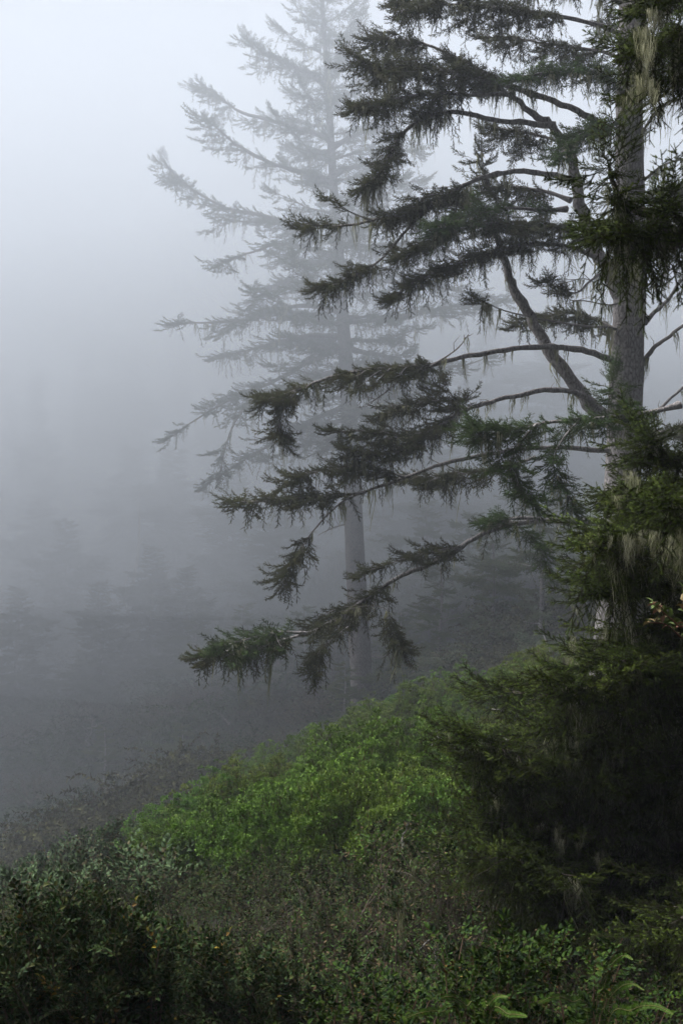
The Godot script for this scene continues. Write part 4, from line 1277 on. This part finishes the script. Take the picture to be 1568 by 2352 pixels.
func dead_branch(label: String, lists: Array, d: float, r: float, group := "dead branches on the ravine side") -> void:
	var first := at(lists[0][0][0], lists[0][0][1], d)
	var t := Node3D.new()
	var s := Shape.new()
	rng.seed = int(lists[0][0][0] * 3 + lists[0][0][1])
	for l in lists:
		var p := PackedVector3Array()
		for i in l.size():
			p.append(at(l[i][0], l[i][1], d + rnd(-0.6, 0.6) * (1.0 if i > 0 else 0.0)) - first)
		p = smooth(p)
		for i in range(1, p.size() - 1):
			p[i] += Vector3(rnd(-1, 1), rnd(-1, 1), rnd(-1, 1)) * r * 1.1
		s.tube(p, radii(p.size(), r * (0.8 if l == lists[0] else 0.45), r * 0.15), 6, Color.WHITE, 0.2, d)
		for i in 3:
			var q: Array = along(p, rnd(0.25, 0.95))
			var e: Vector3 = q[0] + (q[1] + Vector3(rnd(-1, 1), rnd(-0.4, 1), rnd(-1, 1))).normalized() * r * rnd(3.0, 9.0)
			s.tube(PackedVector3Array([q[0], q[0].lerp(e, 0.5) + Vector3(0, r * 0.6, 0), e]), radii(3, r * 0.3, r * 0.1), 4, Color.WHITE)
	var m := part("dead_branch", s, mats.pale_wood, self)
	m.position = first
	tag(m, label, "branch", group)

func dead_wood() -> void:
	var t := thing("snag", "bare pale forked snag standing in the fog at the left", "tree", on_ground(at(288, 1600, 70.0).x, 70.0))
	var s := Shape.new()
	var foot := t.position
	var p := trace([[286, 1640], [288, 1560], [293, 1460], [296, 1400], [306, 1340], [318, 1270], [321, 1180], [322, 1100]], 70.0, 70.0)
	s.tube(p, radii(p.size(), 0.22, 0.03), 10, Color.WHITE, 0.06)
	part("trunk", s, mats.snag_wood, t, foot)
	for b in [[[292, 1400], [286, 1370], [288, 1340], [296, 1310]], [[298, 1405], [312, 1390], [335, 1380]], [[300, 1390], [320, 1385], [345, 1382]], [[290, 1530], [280, 1525], [270, 1512]], [[288, 1560], [305, 1555], [318, 1545]], [[320, 1250], [330, 1235], [342, 1225]]]:
		var s2 := Shape.new()
		var q := trace(b, 70.0, 69.6)
		s2.tube(q, radii(q.size(), 0.08, 0.015), 6, Color.WHITE, 0.06)
		part("branch", s2, mats.snag_wood, t, foot)
	var t2 := thing("snag", "thin leaning snag in the fog left of the foggy spruce's lower trunk", "tree", on_ground(at(478, 1480, 76.0).x, 76.0))
	var s3 := Shape.new()
	var p3 := trace([[470, 1540], [478, 1480], [488, 1420], [497, 1340], [498, 1280]], 76.0, 76.0)
	s3.tube(p3, radii(p3.size(), 0.2, 0.05), 8, Color.WHITE, 0.06)
	part("trunk", s3, mats.snag_wood, t2, t2.position)
	dead_branch("pale crooked dead branch low in the ravine, like a bent finger", [[[205, 1960], [208, 1935], [214, 1918], [222, 1905]]], 38.0, 0.14)
	dead_branch("pale zigzag dead branch at the left, above the others", [[[222, 1728], [204, 1712], [200, 1690], [206, 1672], [228, 1660], [252, 1653]], [[204, 1690], [212, 1660]]], 56.0, 0.11)
	dead_branch("pale dead branch bent like a roof in the ravine", [[[296, 1785], [330, 1778], [350, 1760], [372, 1745], [390, 1742]], [[350, 1765], [372, 1780], [385, 1800]]], 46.0, 0.08)
	dead_branch("spray of thin dead twigs at the left edge of the ravine", [[[68, 1845], [50, 1838], [30, 1842]], [[68, 1845], [85, 1832], [100, 1838]], [[68, 1845], [60, 1860], [44, 1870]], [[68, 1845], [80, 1865], [88, 1872]], [[68, 1845], [62, 1825]]], 44.0, 0.05)
	dead_branch("short pale stick above the spray of dead twigs", [[[88, 1828], [80, 1815], [77, 1798]]], 44.5, 0.06)
	dead_branch("arching dead branch beside the foggy spruce's foot", [[[525, 1665], [515, 1650], [500, 1638], [482, 1632]]], 48.0, 0.06)
	dead_branch("long thin dead branch sloping down left of the foggy spruce's foot", [[[245, 1845], [262, 1838], [285, 1815], [310, 1800], [335, 1790]]], 42.0, 0.06)
	dead_branch("thin dead stem standing in the thicket left of the bank", [[[452, 1905], [450, 1880], [455, 1850], [452, 1830]]], 34.0, 0.05)
	dead_branch("dead twig curving from the foggy spruce's trunk", [[[740, 1690], [770, 1686], [795, 1672], [808, 1655]]], 43.5, 0.05)
	dead_branch("short dead twig below the spruce's lowest limb tip", [[[458, 1490], [462, 1475], [452, 1465]]], 60.0, 0.06)
	var g := "pale dead branches in front of the dark near spruce"
	dead_branch("pale dead branch lying across the shrubs above the dark boughs", [[[1130, 1628], [1160, 1634], [1185, 1632], [1200, 1625]]], 14.0, 0.022, g)
	dead_branch("white broken stub standing at the edge of the dark boughs", [[[1170, 1738], [1182, 1735], [1187, 1720], [1194, 1708]], [[1165, 1728], [1182, 1735]]], 10.5, 0.028, g)
	dead_branch("tangle of grey dead twigs hung with lichen left of the dark boughs", [[[1040, 1712], [1018, 1702], [1005, 1690], [1010, 1675]], [[1040, 1712], [1050, 1730], [1060, 1720]], [[1020, 1700], [1000, 1705], [990, 1715]], [[1060, 1690], [1090, 1680], [1110, 1690], [1130, 1684]], [[1100, 1690], [1112, 1710], [1135, 1715]], [[1140, 1690], [1165, 1700], [1180, 1690], [1200, 1695]]], 11.0, 0.014, g)
	dead_branch("bleached dead stem rising from the brown twiggy bush", [[[920, 1955], [925, 1930], [932, 1905], [936, 1890]], [[925, 1932], [915, 1945]]], 9.2, 0.014, g)
	dead_branch("two pale lichen-wrapped sticks behind the leafy left shrubs", [[[385, 2210], [378, 2195], [380, 2175]], [[428, 2210], [422, 2190], [418, 2168]], [[490, 2240], [500, 2225], [492, 2205]], [[490, 2240], [484, 2222], [476, 2215]]], 7.4, 0.014, g)
	dead_branch("pale branching twig in the shade right of the twiggy bush", [[[985, 2160], [965, 2180], [950, 2210]], [[965, 2180], [980, 2200], [1010, 2215], [1018, 2240]], [[985, 2160], [1000, 2190], [995, 2225]]], 6.4, 0.007, g)

func pink_sprig() -> void:
	# a huckleberry twig with pink young leaves close by at the right edge
	var foot := at(1640, 1520, 4.6)
	var t := thing("huckleberry_twig", "twig with pink and pale green young leaves at the right edge", "shrub", on_ground(2.2, 4.6))
	foot = t.position
	rng.seed = 8
	var s := Shape.new()
	var lf := Shape.new()
	for l in [[[1640, 1520], [1570, 1470], [1530, 1435], [1490, 1430]], [[1600, 1490], [1560, 1440], [1520, 1405], [1498, 1385]], [[1620, 1500], [1590, 1430], [1570, 1390], [1568, 1350]]]:
		var pts := PackedVector3Array([Vector3(0.2, 0, 0.0) + foot, foot.lerp(at(l[0][0], l[0][1], 4.6), 0.6) + Vector3(0.1, 0, 0)])
		for q in l:
			pts.append(at(q[0], q[1], 4.6 + rnd(-0.05, 0.05)))
		var p := smooth(pts)
		s.tube(p, radii(p.size(), 0.006, 0.002), 5, Color(0.12, 0.06, 0.045))
		for i in 26:
			var q: Array = along(p, rnd(0.55, 1.0))
			var d := Vector3(rnd(-1, 1), rnd(-0.3, 0.9), rnd(-1, 1)).normalized()
			var c: Color = [Color(0.2, 0.11, 0.085), Color(0.10, 0.14, 0.05), Color(0.15, 0.12, 0.065), Color(0.07, 0.10, 0.03)][rng.randi() % 4]
			blade(lf, q[0], d, (Vector3.UP + Vector3(rnd(-0.5, 0.5), 0, rnd(-0.5, 0.5))).normalized(), rnd(0.03, 0.048), 0.022, c)
	part("stems", s, mats.twig, t, foot)
	part("young_leaves", lf, mats.leaf, t, foot)

func shading_crown(t: Node3D, foot: Vector3, n: int, low: float, high: float, reach: float) -> void:  # added limbs kept out of view, there only to block sky light
	for i in n:
		rng.seed = 1300 + i * 7 + n
		var u := float(i) / n
		var az := i * 2.4
		var st := foot + Vector3(0, lerpf(low, high, u), 0)
		var ln := reach * (1.0 - 0.6 * u) * rnd(0.85, 1.1)
		var q := PackedVector3Array([st])
		var seen := false
		for k in 4:
			q.append(q[k] + Vector3(cos(az) * ln * 0.25, ln * (0.03 if k < 2 else -0.03), sin(az) * ln * 0.25))
			if q[k + 1].z < -0.5 and q[k + 1].y < -q[k + 1].z * 0.6 + 0.5:
				seen = true
		if not seen:
			limb(t, smooth(q), 0.05, 0.012, {"kit": "big", "bark": "dark_bark", "from": 0.12, "width": 1.2, "droop": 0.7, "lichen": 1.0, "gap": 0.2, "size": 1.5})

func drapes(t: Node3D) -> void:
	rng.seed = 444
	var cl := Cloud.new()
	for a in [[1440, 1235, 0.9], [1450, 1240, 0.8], [1475, 1235, 0.7], [1520, 1230, 0.9], [1535, 1245, 1.0], [1560, 1240, 0.8], [1420, 1135, 0.6], [1445, 1090, 0.6], [1455, 1100, 0.5], [1385, 1225, 0.4], [1350, 1260, 0.4], [1318, 1480, 0.5], [1310, 1530, 0.5], [1325, 1395, 0.5], [1400, 1460, 0.6], [1415, 1500, 0.55], [1440, 1520, 0.5], [1500, 1470, 0.5], [1370, 1480, 0.5], [1290, 1915, 0.55], [1300, 1920, 0.5], [1335, 1930, 0.45], [1375, 1965, 0.5], [1240, 1900, 0.4], [1275, 1905, 0.4], [1338, 1690, 0.35], [1312, 1700, 0.3], [1034, 1690, 0.4], [1146, 1850, 0.35], [1250, 1840, 0.3], [1500, 2085, 0.5], [1545, 2110, 0.5], [1420, 1740, 0.3], [1470, 60, 0.7], [1465, 75, 0.7], [1480, 100, 0.7], [1500, 40, 0.6], [1475, 190, 0.8], [1490, 195, 0.7], [1466, 200, 0.6], [1440, 215, 0.5], [1405, 470, 0.3], [1450, 560, 0.5]]:
		for k in 4:
			put_hang(cl, at(a[0] + rnd(-16, 16), a[1] + rnd(-22, 8), (6.5 if a[1] < 1270 else 7.2) + rnd(-0.3, 0.3)), a[2] * rnd(0.3, 0.95), rnd(0.5, 1.0))
	scatter("beard_lichen", kits.near.lichen[1], cl, t, t.position)

func _ready() -> void:
	# ------------------------------------------------------------ camera, sky, light, air
	var cam := Camera3D.new()
	cam.name = "camera"
	cam.fov = 50.0
	cam.near = 0.05
	cam.far = 1500.0
	add_child(cam)
	cam.current = true
	var env := Environment.new()
	env.background_mode = Environment.BG_SKY
	var sky := Sky.new()
	var sm := ProceduralSkyMaterial.new()
	sm.sky_top_color = Color(0.88, 0.92, 1.0)
	sm.sky_horizon_color = Color(0.84, 0.87, 0.96)
	sm.sky_curve = 0.25
	sm.sky_energy_multiplier = 0.125
	sm.ground_horizon_color = Color(0.84, 0.87, 0.96)
	sm.ground_energy_multiplier = 0.125
	sm.ground_bottom_color = Color(0.10, 0.11, 0.10)
	sm.ground_curve = 0.3
	sm.sun_angle_max = 60.0
	sky.sky_material = sm
	env.sky = sky
	env.tonemap_mode = Environment.TONE_MAPPER_LINEAR
	env.tonemap_exposure = 11.9
	env.sdfgi_enabled = true
	env.ssao_enabled = true
	env.ssil_enabled = true
	env.fog_enabled = true
	env.fog_density = 0.0009
	env.fog_light_color = Color(0.89, 0.925, 1.0)
	env.volumetric_fog_enabled = true
	env.volumetric_fog_density = 0.0
	var we := WorldEnvironment.new()
	we.name = "world_environment"
	we.environment = env
	add_child(we)
	var sun := DirectionalLight3D.new()
	sun.name = "veiled_sun"
	sun.light_energy = 0.5
	sun.light_color = Color(1.0, 0.99, 0.97)
	sun.light_angular_distance = 80.0
	sun.shadow_enabled = true
	sun.sky_mode = DirectionalLight3D.SKY_MODE_LIGHT_ONLY
	sun.rotation_degrees = Vector3(-52, -122, 0)
	add_child(sun)
	hum.seed = 3
	hum.frequency = 0.05
	hum.fractal_octaves = 3

	make_materials()
	make_kits()
	make_plants()
	make_ground()
	big_spruce()
	fog_spruce()
	near_spruce()
	far_trees()
	dead_wood()
	bank_shrubs()
	near_plants()
	pink_sprig()
	ground_cover()
	fog_banks()

func fog_banks() -> void:
	for a in [
		[Vector3(-15, 0, -118), Vector3(190, 50, 136), 0.015, 0.0], [Vector3(-6, 19, -78), Vector3(120, 34, 116), 0.011, 9.0], [Vector3(-6, 14, -82), Vector3(112, 36, 112), 0.011, 8.0], [Vector3(-6, 10, -86), Vector3(116, 44, 112), 0.009, 3.0],
		[Vector3(-30, -7, -142), Vector3(300, 30, 154), 0.03, 0.0], [Vector3(-5, 6, -62), Vector3(180, 84, 98), 0.0022, 0.0],
		[Vector3(-16, -7, -60), Vector3(54, 20, 40), 0.009, 0.0], [Vector3(2, 11, -56), Vector3(40, 9, 26), 0.02, 8.0],
	]:
		var fm := FogMaterial.new()
		fm.resource_name = "pale_mist"
		fm.density = a[2]
		fm.albedo = Color(0.90, 0.938, 1.0)
		var f := FogVolume.new()
		f.name = numbered("fog_bank")
		f.shape = RenderingServer.FOG_VOLUME_SHAPE_ELLIPSOID
		f.position = a[0]
		f.size = a[1]
		f.rotation_degrees.x = a[3]
		f.material = fm
		f.set_meta("kind", "stuff")
		add_child(f, true)
